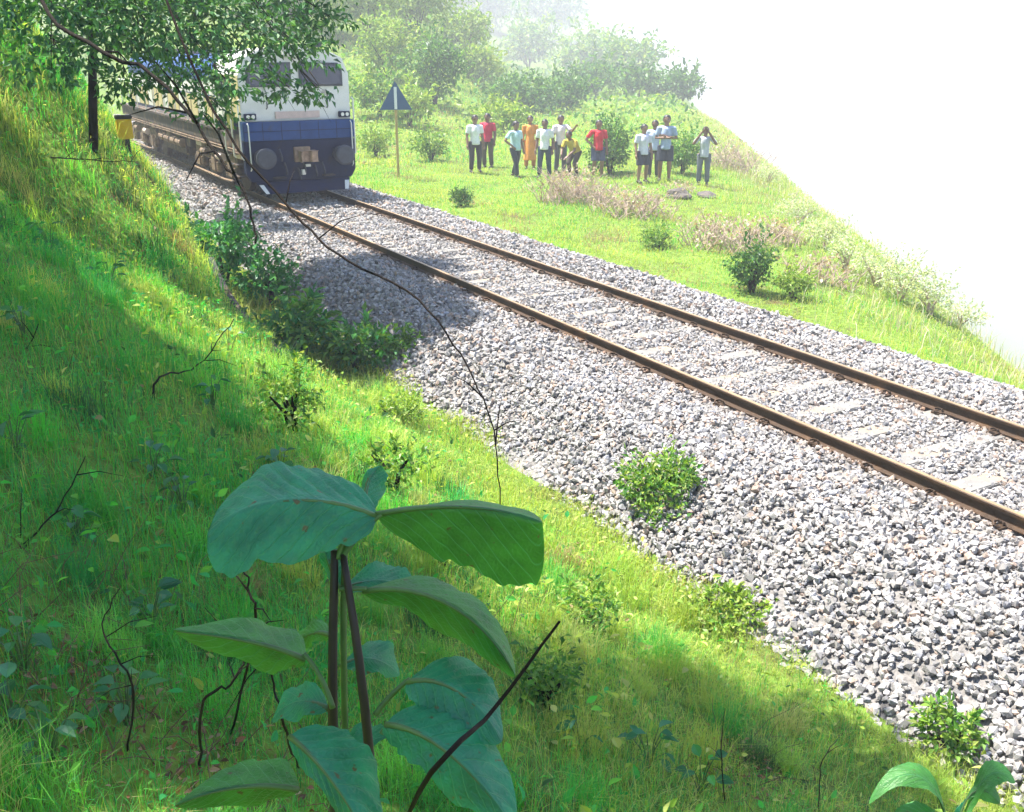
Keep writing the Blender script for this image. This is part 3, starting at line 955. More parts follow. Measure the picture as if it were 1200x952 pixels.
MB().box(.05, .17, -.12, -.02, .74, .80).build('hose_cap', 'lamp_glass', loco)
MB().box(-.05, .03, -.12, -.02, .55, .68).build('hose_cap', 'lamp_glass', loco)
# lower marker-light boxes and number plate
for s in (-1, 1):
    ml = MB().box(s * 1.17 - .14, s * 1.17 + .14, .02, .11, 1.88, 2.02).build('marker_lamp', 'loco_navy_shade', loco, bevel=.01)
    for q in (-.06, .06):
        MB().tube([(s * 1.17 + q, .025, 1.95), (s * 1.17 + q, .005, 1.95)], .045, 12).build('lens', 'lamp_glass', ml)
MB().box(-.55, .55, .085, .115, 1.89, 2.05).build('number_plate', 'loco_plate', loco)
for xx in (-.92, -.46, 0, .46, .92):
    MB().box(xx - .006, xx + .006, -.026, -.021, 1.40, 1.82).build('panel_seam', 'loco_navy_shade', loco)
MB().box(-LW + .02, LW - .02, -.028, -.021, 1.60, 1.612).build('panel_seam', 'loco_navy_shade', loco)
for s in (-1, 1):
    MB().tube([(s * .75, .10, 2.12), (s * .75, .03, 2.15), (s * .75, .03, 2.5), (s * .75, .10, 2.53)], .016, 6).build('front_handrail', 'loco_grey', loco)
    MB().tube([(s * 1.28, -.03, .70), (s * 1.28, -.10, .75), (s * 1.28, -.10, 1.75), (s * 1.28, -.03, 1.80)], .016, 6).build('front_handrail', 'loco_white', loco)
    MB().box(s * .62 - .14, s * .62 + .14, -.20, -.02, .50, .53).build('footstep', 'loco_frame', loco)
    MB().tube([(s * .55, .2, 3.50), (s * .55, -.05, 3.58), (s * .55, -.14, 3.58)], [.03, .04, .08], 10).build('horn', 'loco_grey', loco)
# cab: sloped sides to the roof
cab_prof = [(-LW + .02, 1.83), (LW - .02, 1.83), (LW - .02, 2.9), (LW - .17, 3.28), (LW - .55, 3.46), (0, 3.52), (-LW + .55, 3.46), (-LW + .17, 3.28), (-LW + .02, 2.9)]
cabm = MB().prism_y(cab_prof, .12, 2.35).mesh('cab', bevel=.02)
cab = obj('cab', cabm, 'loco_white', loco)
# wind screens
for s in (-1, 1):
    wd = MB().prism_y([(s * .10, 2.62), (s * 1.18, 2.62), (s * 1.18, 2.98), (s * 1.08, 3.16), (s * .10, 3.18)], .085, .118).build('windscreen', 'loco_grey', loco)
    MB().prism_y([(s * .15, 2.67), (s * 1.13, 2.67), (s * 1.13, 2.96), (s * 1.05, 3.11), (s * .15, 3.13)], .070, .084).build('pane', 'loco_glass', wd)
    MB().tube([(s * .6, .06, 2.62), (s * .35, .05, 2.98)], .012, 6).build('wiper', 'loco_frame', wd)
hd = MB().box(-.28, .28, -.03, .3, 3.30, 3.58).build('headlight_box', 'loco_white', loco, bevel=.03)
for s in (-1, 1):
    MB().tube([(s * .12, -.02, 3.44), (s * .12, -.05, 3.44)], [.10, .095], 18).build('headlight', 'lamp_glass', hd)
# cab sides: cream panel, olive door, window, handrails
for s in (-1, 1):
    X = s * (LW - .02)
    pn = MB().box(min(X, X + s * .008), max(X, X + s * .008), .16, .74, 1.86, 2.88).build('side_panel', 'loco_cream', loco)
    dr = MB().box(min(X, X + s * .014), max(X, X + s * .014), .82, 1.42, 1.62, 2.88).build('cab_door', 'loco_olive', loco)
    MB().box(min(X + s * .015, X + s * .022), max(X + s * .015, X + s * .022), .94, 1.30, 2.38, 2.80).build('door_window', 'loco_glass', dr)
    MB().tube([(X + s * .03, .90, 2.05), (X + s * .05, .90, 2.1), (X + s * .05, .90, 2.2), (X + s * .03, .90, 2.25)], .012, 6).build('handle', 'loco_white', dr)
    wn_ = MB().box(min(X, X + s * .012), max(X, X + s * .012), 1.52, 2.24, 2.36, 2.86).build('side_window', 'loco_grey', loco)
    MB().box(min(X + s * .013, X + s * .02), max(X + s * .013, X + s * .02), 1.57, 2.19, 2.41, 2.81).build('pane', 'loco_glass', wn_)
    for yy_ in (.10, .78, 1.47):
        MB().tube([(X + s * .02, yy_, .95), (X + s * .07, yy_, 1.0), (X + s * .07, yy_, 2.3), (X + s * .02, yy_, 2.35)], .020, 6).build('handrail', 'loco_white', loco)
    for q in range(3):
        MB().box(min(X - s * .3, X), max(X - s * .3, X), .86, 1.40, .45 + q * .28, .48 + q * .28).build('step', 'loco_frame', loco)
# long hood
hood_prof = [(-1.0, 1.56), (1.0, 1.56), (1.0, 2.95), (.86, 3.2), (.5, 3.34), (0, 3.38), (-.5, 3.34), (-.86, 3.2), (-1.0, 2.95)]
hood = obj('hood', MB().prism_y(hood_prof, 2.35, 16.2).mesh('hood'), 'loco_blue', loco)
for s in (-1, 1):
    MB().box(min(s * 1.0, s * 1.006), max(s * 1.0, s * 1.006), 2.4, 16.1, 2.30, 2.66).build('stripe', 'loco_white', hood)
    for q in range(17):
        y_ = 2.6 + q * .79
        MB().box(min(s * 1.007, s * 1.03), max(s * 1.007, s * 1.03), y_, y_ + .68, 1.66, 2.26).build('hood_door', 'loco_cream' if q % 3 else 'loco_white', hood)
        MB().box(min(s * 1.007, s * 1.03), max(s * 1.007, s * 1.03), y_, y_ + .68, 2.70, 2.93).build('louvre', 'loco_blue', hood)
    rl = MB()
    for q in range(10):
        y_ = 2.6 + q * 1.5
        rl.tube([(s * 1.36, y_, 1.56), (s * 1.36, y_, 2.45)], .018, 6)
    rl.tube([(s * 1.36, 2.4, 2.45), (s * 1.36, 16.3, 2.45)], .018, 6)
    rl.build('railing', 'loco_white', loco)
MB().box(-LW, LW, 2.36, 16.6, 1.50, 1.56).build('walkway', 'loco_frame', loco)
for y_ in (5.5, 8.2, 10.9, 13.6):
    MB().tube([(0, y_, 3.36), (0, y_, 3.50)], [.62, .58], 20).build('roof_fan', 'loco_grey', hood)
MB().box(-1.18, 1.18, 7.0, 10.4, .42, 1.155).build('fuel_tank', 'loco_frame', loco, bevel=.08)
for s in (-1, 1):
    for q in range(4):
        MB().tube([(s * 1.24, 7.1 + q * .8, .80), (s * 1.24, 7.75 + q * .8, .80)], .13, 12).build('air_reservoir', 'loco_bogie', loco)
for yb in (1.5, 11.3):
    for s in (-1, 1):
        bg_ = MB()
        bg_.prism_y([(s * 1.06, .62), (s * 1.22, .62), (s * 1.22, .93), (s * 1.06, .93)], yb - .2, yb + 4.1)
        bo = bg_.build('bogie_frame', 'loco_bogie', loco, bevel=.02)
        for q in range(3):
            yc = yb + .35 + q * 1.65
            MB().box(s * 1.23 - .07, s * 1.23 + .07, yc - .2, yc + .2, .34, .74).build('axle_box', 'loco_bogie', bo, bevel=.03)
            for e_ in (-.36, .36):
                sp_ = MB()
                for w_ in range(5):
                    sp_.tube([(s * 1.2, yc + e_, .36 + w_ * .055), (s * 1.2, yc + e_, .39 + w_ * .055)], [.10, .10], 12)
                sp_.tube([(s * 1.2, yc + e_, .34), (s * 1.2, yc + e_, .64)], .07, 10)
                sp_.build('spring', 'loco_bogie', bo)
            wh = MB().tube([(s * .76, yc, .52), (s * .79, yc, .52)], .56, 28).tube([(s * .79, yc, .52), (s * .90, yc, .52)], .52, 28).tube([(s * .90, yc, .52), (s * 1.02, yc, .52)], .12, 14)
            wh.build('wheel', 'wheel_steel', loco)
        for q in range(2):
            yc = yb + 1.17 + q * 1.65
            MB().tube([(s * 1.28, yc - .25, .80), (s * 1.28, yc + .25, .80)], .10, 12).build('brake_cylinder', 'loco_plate' if q == 0 else 'loco_bogie', bo)
        MB().tube([(s * 1.34, yb - .1, .30), (s * 1.34, yb + .8, .26), (s * 1.34, yb + 4.0, .28)], .03, 6).build('brake_rod', 'loco_bogie', bo)

for s in (-1, 1):
    for q in range(12):
        y_ = .7 + q * 1.3; w_ = random.uniform(.3, .8); d_ = random.uniform(.16, .4)
        MB().box(min(s * 1.12, s * 1.3), max(s * 1.12, s * 1.3), y_, y_ + w_, 1.15 - d_, 1.155).build('equipment_box', random.choice(['loco_bogie', 'loco_frame', 'loco_plate', 'loco_bogie']), loco, bevel=.02)
    for zz in (1.06, 1.12):
        MB().tube([(s * 1.345, .3, zz), (s * 1.345, 16.4, zz)], .022, 6).build('air_pipe', 'loco_bogie', loco)

# ------------------------------------------------------------------ sign and marker
mat('sign_blue', (.012, .075, .18), .4, var=.08)
mat('sign_white', (.72, .74, .72), .5)
mat('sign_post', (.42, .30, .10), .6, var=.25, scale=4, dirt=((.12, .09, .05), 4, .58))
mat('marker_yellow', (.70, .42, .01), .5, var=.1, scale=5)
mat('marker_black', (.015, .015, .016), .6, var=.2)
sp = ground(467, 208)
sign = empty('triangle_sign', sp, 'blue triangular sign with pale centre line on a slim ochre post', 'sign')
sign.rotation_euler = (0, 0, -YAW + .12)
Hs = 3.0
MB().tube([(0, 0, -.3), (0, 0, Hs - .1)], .045, 10).build('post', 'sign_post', sign)
tri = MB().add([(-.52, -.055, Hs - .86), (.52, -.055, Hs - .86), (0, -.055, Hs + .02), (-.52, -.075, Hs - .86), (.52, -.075, Hs - .86), (0, -.075, Hs + .02)],
               [(0, 1, 2), (5, 4, 3), (0, 3, 4, 1), (1, 4, 5, 2), (2, 5, 3, 0)]).build('board', 'sign_blue', sign)
MB().box(-.045, .045, -.082, -.077, Hs - .84, Hs - .16).build('stripe', 'sign_white', tri)
for zz in (Hs - .7, Hs - .3):
    MB().box(-.07, .07, -.056, .05, zz - .02, zz + .02).build('bracket', 'marker_black', sign)

mp = ground(149, 176)
mk = empty('trackside_marker', mp, 'yellow block marker with black cap on a short black post beside the train', 'marker')
mk.scale = (.45, .45, .45)
MB().box(-.10, .10, -.10, .10, -.2, .34).build('post', 'marker_black', mk)
MB().box(-.23, .23, -.12, .12, .34, .95).build('block', 'marker_yellow', mk, bevel=.02)
MB().box(-.25, .25, -.14, .14, .952, 1.08).build('cap', 'marker_black', mk, bevel=.02)

# ------------------------------------------------------------------ people
SKINS = [(.22, .12, .075), (.16, .085, .052), (.26, .145, .09)]
for i, c in enumerate(SKINS): mat('skin_%d' % i, c, .55, var=.08, scale=20)
mat('hair_black', (.012, .010, .010), .5, var=.2)
mat('shoe_dark', (.02, .016, .014), .6)
CLOTH = {}


def cloth(col):
    k = 'cloth_%.2f_%.2f_%.2f' % col
    if k not in MATS: mat(k, col, .9, var=.14, scale=9, bump=.3, bscale=25)
    return k


def fused(mb, name, voxel):
    me = mb.mesh(name)
    o = bpy.data.objects.new(name, me); COL.objects.link(o)
    md = o.modifiers.new('r', 'REMESH'); md.mode = 'VOXEL'; md.voxel_size = voxel; md.use_smooth_shade = True
    sm = o.modifiers.new('s', 'SMOOTH'); sm.iterations = 3; sm.factor = .5
    dc = o.modifiers.new('d', 'DECIMATE'); dc.ratio = .4
    dg = bpy.context.evaluated_depsgraph_get()
    m2 = bpy.data.meshes.new_from_object(o.evaluated_get(dg))
    bpy.data.objects.remove(o, do_unlink=True)
    m2.polygons.foreach_set('use_smooth', [True] * len(m2.polygons))
    m2.name = name
    return m2


def person(px, py, hgt, face, label, shirt, trouser, short=False, pose='stand', skin=0, long_sleeve=False, robe=False, shoe=True, hat=None):
    """face: heading in degrees, 0 = towards the camera"""
    base = ground(px, py)
    toc = math.atan2(CAM[0] - base[0], -(CAM[1] - base[1]))       # local -Y faces the camera
    root = empty('person', base, label, 'person', 'people watching from the far meadow', rz=toc + math.radians(face))
    s = hgt / 1.70
    root.scale = (1.27, 1.27, 1.09)
    A = np.array
    lean = 0.0
    hipz, kneez, ankz = .90, .49, .08
    hipx, footx = .095, .11
    fl, fr = 0.0, 0.0                                              # foot fore-aft
    pel = A([0, 0, .95]); torso_dir = A([0, 0, 1.0])
    if pose == 'stride': fl, fr = -.20, .22
    if pose == 'bend': torso_dir = A([0, -.62, .78]); pel = A([0, .10, .78]); hipz = .76; kneez = .44
    if pose == 'easy': fl, fr = -.06, .05; footx = .13
    td = torso_dir / np.linalg.norm(torso_dir)
    chest = pel + td * .33; neck = pel + td * .52; headc = neck + (td * .6 + A([0, 0, .4])) * .165 + A([0, -.025, 0])
    shL = neck + A([-.165, 0, -.055]); shR = neck + A([.165, 0, -.055])

    def arms(p):
        if p == 'crossed':
            return (shL + A([-.07, .0, -.27]), shL + A([.20, -.22, -.24])), (shR + A([.07, .0, -.27]), shR + A([-.20, -.20, -.20]))
        if p == 'eyes':
            return (shL + A([-.14, -.14, -.18]), headc + A([-.07, -.16, .0])), (shR + A([.14, -.14, -.18]), headc + A([.07, -.16, .0]))
        if p == 'onehip':
            return (shL + A([-.16, .05, -.25]), shL + A([.02, -.08, -.44])), (shR + A([.05, .0, -.29]), shR + A([.06, -.07, -.55]))
        if p == 'point':
            return (shL + A([-.05, .0, -.29]), shL + A([-.05, -.08, -.55])), (shR + A([.10, -.16, -.16]), shR + A([.12, -.38, .0]))
        if p == 'down_fwd':
            return (shL + A([-.04, -.1, -.27]), shL + A([.06, -.30, -.46])), (shR + A([.04, -.1, -.27]), shR + A([-.06, -.30, -.46]))
        return (shL + A([-.05, .02, -.29]), shL + A([-.06, -.07, -.56])), (shR + A([.05, .02, -.29]), shR + A([.06, -.07, -.56]))
    ap = {'stand': 'down', 'stride': 'onehip', 'bend': 'down_fwd', 'easy': 'down', 'crossed': 'crossed', 'eyes': 'eyes', 'point': 'point', 'hip': 'onehip'}[pose]
    (elL, wrL), (elR, wrR) = arms(ap)
    legs = []
    for sx, fy in ((-1, fl), (1, fr)):
        hip = A([sx * hipx, pel[1], hipz]); ank = A([sx * footx, fy, ankz])
        knee = (hip + ank) / 2 + A([0, -.05 - (.12 if pose == 'bend' else 0), 0])
        legs.append((hip, knee, ank))
    B_ = MB()
    B_.tube([pel - td * .10, pel, pel + td * .15, chest, neck - td * .06, neck], [(.13, .10), (.165, .115), (.14, .105), (.17, .115), (.15, .085), (.06, .06)], 16)
    B_.tube([neck - td * .05, headc - A([0, 0, .07])], [.062, .052], 12)
    B_.ell(headc, (.084, .102, .122), 16, 12)
    B_.ell(headc + A([0, -.035, -.065]), (.055, .06, .055), 12, 8)                 # jaw
    B_.add([headc + A(v) for v in ((-.016, -.085, -.03), (.016, -.085, -.03), (0, -.125, -.028), (0, -.088, .025))], [(0, 1, 2), (0, 2, 3), (1, 3, 2), (0, 3, 1)])
    for sx in (-1, 1):
        B_.ell(headc + A([sx * .082, .01, -.01]), (.012, .026, .036), 8, 6)
        sh, el, wr = (shL, elL, wrL) if sx < 0 else (shR, elR, wrR)
        B_.tube([sh + A([-sx * .04, 0, .0]), sh, (sh + el) / 2, el, (el + wr) / 2, wr], [.055, .058, .048, .040, .037, .027], 12)
        d = wr - el; d = d / np.linalg.norm(d)
        sd = np.cross(d, [0, 1, .2]); sd = sd / (np.linalg.norm(sd) + 1e-9)
        pm_ = wr + d * .085
        B_.tube([wr, wr + d * .04, pm_], [(.028, .022), (.042, .02), (.040, .017)], 10)
        for k, ln in zip((-1.5, -.5, .5, 1.5), (.062, .075, .078, .068)):
            q0_ = pm_ + sd * k * .0205
            bend = A([-sx * .35, -.25, -.1])
            q1_ = q0_ + (d + bend * .25) * ln * .5
            B_.tube([q0_ - d * .01, q1_, q1_ + (d + bend * .7) * ln * .5], [.0105, .0095, .0085], 6)
        th = wr + d * .03 - sd * .035
        B_.tube([wr + d * .02 - sd * .015, th, th + d * .045 - sd * .012], [.014, .012, .010], 6)
    for sx, (hip, knee, ank) in zip((-1, 1), legs):
        calf = knee * .62 + ank * .38 + A([0, .02, 0])
        B_.tube([hip + A([0, 0, .06]), hip, (hip + knee) / 2, knee, calf, ank], [.085, .088, .074, .056, .054, .036], 12)
        B_.tube([ank + A([0, .06, -.045]), ank + A([0, .0, -.035]), ank + A([0, -.10, -.05]), ank + A([0, -.17, -.058])], [(.032, .03), (.036, .04), (.040, .026), (.030, .018)], 10)
    body = obj('body', fused(B_, 'body', .0125), 'skin_%d' % skin, root); body.scale = (s, s, s)
    # hair
    hr = MB()
    n_, m_ = 16, 8
    vs = []
    for i in range(m_ + 1):
        th = math.pi * .60 * i / m_
        for k in range(n_):
            a = 2 * math.pi * k / n_
            front = max(0, -math.sin(a))
            t2 = th * (1 - .50 * front)
            vs.append(headc + A([.094 * math.sin(t2) * math.cos(a), .008 + .112 * math.sin(t2) * math.sin(a), .006 + .126 * math.cos(t2)]))
    hr.add(vs, [(i * n_ + k, (i + 1) * n_ + k, (i + 1) * n_ + (k + 1) % n_, i * n_ + (k + 1) % n_) for i in range(m_) for k in range(n_)])
    ho = hr.build('hair', 'hair_black', root, smooth=True); ho.scale = (s, s, s)
    for sx in (-1, 1):
        eo = MB().ell(headc + A([sx * .03, -.088, .005]), (.012, .008, .007), 8, 6).build('eye', 'hair_black', root); eo.scale = (s, s, s)
    # shirt
    S_ = MB()
    low = -.16 if not robe else -.62
    S_.tube([pel + td * low * .6 - A([0, 0, .0]), pel - td * .02, pel + td * .15, chest, neck - td * .05, neck - td * .005], [(.185, .135), (.182, .132), (.162, .122), (.188, .13), (.165, .10), (.075, .072)], 18)
    for sh, el, wr, sx in ((shL, elL, wrL, -1), (shR, elR, wrR, 1)):
        end = el * .25 + wr * .75 if long_sleeve else sh * .25 + el * .75
        if long_sleeve:
            S_.tube([sh + A([-sx * .07, 0, -.0]), sh, el, end], [.062, .064, .054, .046], 12)
        else:
            S_.tube([sh + A([-sx * .07, 0, -.0]), sh, end], [.062, .064, .060], 12)
    if robe:
        S_.tube([A([0, 0, .30]), A([0, 0, .6]), pel], [(.24, .20), (.21, .17), (.18, .135)], 18)
    so_ = obj('shirt', fused(S_, 'shirt', .017), cloth(shirt), root); so_.scale = (s, s, s)
    # trousers
    T_ = MB()
    T_.tube([pel + td * .06, pel - td * .02, A([pel[0], pel[1], hipz - .06])], [(.165, .118), (.175, .125), (.165, .115)], 16)
    for hip, knee, ank in legs:
        if short:
            T_.tube([hip + A([0, 0, .05]), hip, (hip + knee) / 2, knee * .9 + hip * .1], [.09, .098, .098, .098], 12)
        else:
            T_.tube([hip + A([0, 0, .05]), hip, (hip + knee) / 2, knee, ank + A([0, 0, .02])], [.09, .098, .086, .072, .062], 12)
    to_ = obj('shorts' if short else 'trousers', fused(T_, 'trousers', .016), cloth(trouser), root); to_.scale = (s, s, s)
    if shoe:
        for hip, knee, ank in legs:
            q = MB().tube([ank + A([0, .075, -.045]), ank + A([0, .0, -.035]), ank + A([0, -.10, -.045]), ank + A([0, -.19, -.058])], [(.040, .036), (.044, .046), (.048, .034), (.036, .022)], 12)
            qo = q.build('shoe', 'shoe_dark', root, smooth=True); qo.scale = (s, s, s)
    return root


WHITE = (.74, .74, .76); BLACKC = (.02, .02, .022); NAVY = (.02, .035, .075)
person(557, 202, 1.72, 15, 'person in white shirt and black trousers, leftmost of the group', WHITE, BLACKC, pose='easy')
person(572, 197, 1.72, -20, 'person in crimson red shirt behind the leftmost white shirt', (.55, .02, .06), (.07, .06, .03), pose='hip', skin=1)
person(604, 208, 1.66, 40, 'person in pale aqua shirt and dark trousers with legs apart', (.42, .60, .64), (.018, .03, .035), pose='stride')
person(621, 198, 1.66, 0, 'person in a long orange robe between two standing men', (.72, .27, .045), (.60, .20, .03), pose='stand', robe=True, skin=2, long_sleeve=True)
person(638, 208, 1.70, -10, 'person in white shirt and dark blue jeans right of the orange robe', WHITE, (.015, .045, .075), pose='easy', skin=1)
person(656, 202, 1.72, 20, 'person in pinkish white shirt behind the crouching yellow shirt', (.70, .64, .66), (.08, .09, .11), pose='point')
person(672, 206, 1.62, -30, 'person in yellow shirt bending forward behind dry brush', (.62, .45, .05), (.05, .04, .03), pose='bend', skin=1)
person(700, 209, 1.68, 10, 'person in bright red shirt and blue-grey shorts standing alone', (.62, .02, .035), (.06, .07, .14), pose='hip', short=True)
person(752, 214, 1.60, 25, 'person in pale lavender shirt and dark shorts, left of the pair', (.56, .56, .68), (.03, .035, .055), pose='easy', short=True, skin=2)
person(765, 209, 1.66, -10, 'person in light blue shirt half hidden between the pair in shorts', (.48, .54, .68), (.05, .05, .06), pose='stand', skin=1)
person(778, 212, 1.82, 0, 'tall person in blue-grey shirt with arms crossed and dark shorts', (.30, .38, .52), (.02, .03, .05), pose='crossed', short=True)
person(823, 217, 1.60, 0, 'lone person in grey shirt at the right with hands raised to the face', (.40, .43, .48), (.11, .13, .15), pose='eyes', skin=1)

# ------------------------------------------------------------------ trees
def over(px, py, z):
    """a point z metres up on the sun ray that reaches the ground seen at px, py"""
    g = ground(px, py)
    return g + SUN * (z - g[2]) / SUN[2]


def tree(base, height, r0, lobes, label, leaf, pal, dens, name='tree', lean=(0, 0), group=None, aspect=(.4, .6)):
    base = np.array(base, float)
    root = empty(name, base, label, 'tree', group)
    tr = MB()
    top = np.array([lean[0], lean[1], height])
    tp = [np.array([0, 0, -.3]), top * .3 + np.array([.12, -.08, 0]), top * .62 + np.array([-.08, .06, 0]), top]
    tr.tube(tp, [r0, r0 * .78, r0 * .55, r0 * .25], 10)
    trunk = tr.build('trunk', 'bark', root, smooth=True)
    loc = []
    lb = MB()
    for lob in lobes:
        c, r = np.array(lob[0]) - base, lob[1]
        loc.append((c, r, lob[2] if len(lob) > 2 else 1.0))
        st = top * random.uniform(.45, .85)
        mid = (st + c) / 2 + np.array([0, 0, .12 * np.linalg.norm(c - st)])
        lb.tube([st, mid, c, c + (c - mid) * .12 + np.array([0, 0, -.08])], [r0 * .28, r0 * .18, r0 * .07, r0 * .02], 6)
        for k in range(4):
            e_ = c + np.array(r) * np.array([random.uniform(-.8, .8), random.uniform(-.8, .8), random.uniform(-.6, .5)])
            lb.tube([mid * .15 + c * .85, (c + e_) / 2 + np.array([0, 0, .05]), e_], [r0 * .1, r0 * .06, r0 * .02], 5)
    lb.build('limb', 'bark', root, smooth=True)
    obj('crown', cat_mesh('crown', lobe_leaves(loc, dens, leaf, pal, aspect, droop=.35, shell=.15)), 'tree_leaf', root)
    return root


TREE_G = [(.05, .14, .04), (.07, .18, .04), (.10, .22, .04), (.04, .12, .05)]
TREE_L = [(.045, .16, .045), (.07, .21, .05), (.12, .28, .06), (.035, .12, .05)]
# the tree on the bank at the top left, overhanging the train
ta = ground(106, 172)
lobA = []
for px, py, d, r in ((40, 10, 11, .9), (110, 25, 11, .8), (170, 40, 11, .8), (230, 20, 11.5, .9), (210, 85, 11.5, .55), (265, 95, 11, .5), (300, 40, 12, .7), (345, 60, 12, .5), (250, 130, 11.5, .35), (150, 95, 11.5, .4),
                     (365, 20, 12.5, .6), (330, 105, 12, .34), (60, 70, 10.5, .5), (200, -20, 12, 1.0), (310, -30, 12.5, 1.0), (100, -50, 11, 1.2), (370, 110, 12.2, .25)):
    lobA.append((at(px, py, d), (r, r, r * .55)))
for px, py, z, r in ((455, 348, 6.0, 1.2), (400, 355, 6.3, .95), (495, 385, 6.1, .95), (440, 380, 6.2, .9), (300, 280, 6.2, .8), (345, 295, 6.2, .5), (535, 410, 6.0, .5)):
    lobA.append((over(px, py, z), (r, r, r * .4), 9.0))
tree(ta, 5.2, .062, lobA, 'overhanging tree with small leaves at the top left in front of the train', .10, TREE_L, 175, 'overhanging_tree', lean=(.35, .2))

# big trees above the bank that shade the foreground (their crowns are above the picture)
lobB = []
for px, py, r in ((40, 420, 1.0), (140, 470, .9), (60, 560, 1.0), (210, 560, .8), (160, 660, .8), (300, 640, .6), (60, 760, .8), (330, 760, .7), (200, 840, .8), (420, 680, .6), (30, 330, .7), (20, 270, .7), (20, 215, .45), (90, 318, .6), (170, 408, .55), (232, 478, .45), (300, 545, .4)):
    lobB.append((over(px, py, 8.6), (r * 1.2, r * 1.2, r * .5)))
    lobB.append((over(px, py, 8.9), (r * 1.05, r * 1.05, r * .5)))
tree(gp(-11.2, 5.2), 7.5, .3, lobB, 'large shade tree standing on the bank left of the view', .18, TREE_G, 125, 'shade_tree', lean=(1.5, 2.4), group='shade trees above the bank')
lobC = []
for px, py, r in ((560, 760, .55), (640, 830, .6), (730, 830, .55), (820, 820, .5), (870, 880, .55), (990, 880, .42), (740, 920, .6), (600, 920, .6), (900, 950, .6), (480, 880, .6), (1040, 950, .5), (500, 760, .4)):
    lobC.append((over(px, py, 8.0), (r * 1.1, r * 1.1, r * .5)))
    lobC.append((over(px, py, 8.3), (r, r, r * .5)))
for px, py, d, r in ((300, 620, 1.3, .5), (430, 640, 1.3, .5), (560, 650, 1.3, .45), (400, 800, 1.3, .5), (520, 880, 1.3, .5), (280, 900, 1.3, .5), (620, 760, 1.5, .4), (140, 800, 1.4, .5)):
    p = at(px, py, d)
    lobC.append((p + SUN * (7.6 - p[2]) / SUN[2], (r, r, r * .5)))
tree(gp(-11.5, -1.5), 7.0, .26, lobC, 'shade tree on the bank beside the camera', .17, TREE_G, 72, 'shade_tree', lean=(1.6, 1.0), group='shade trees above the bank')


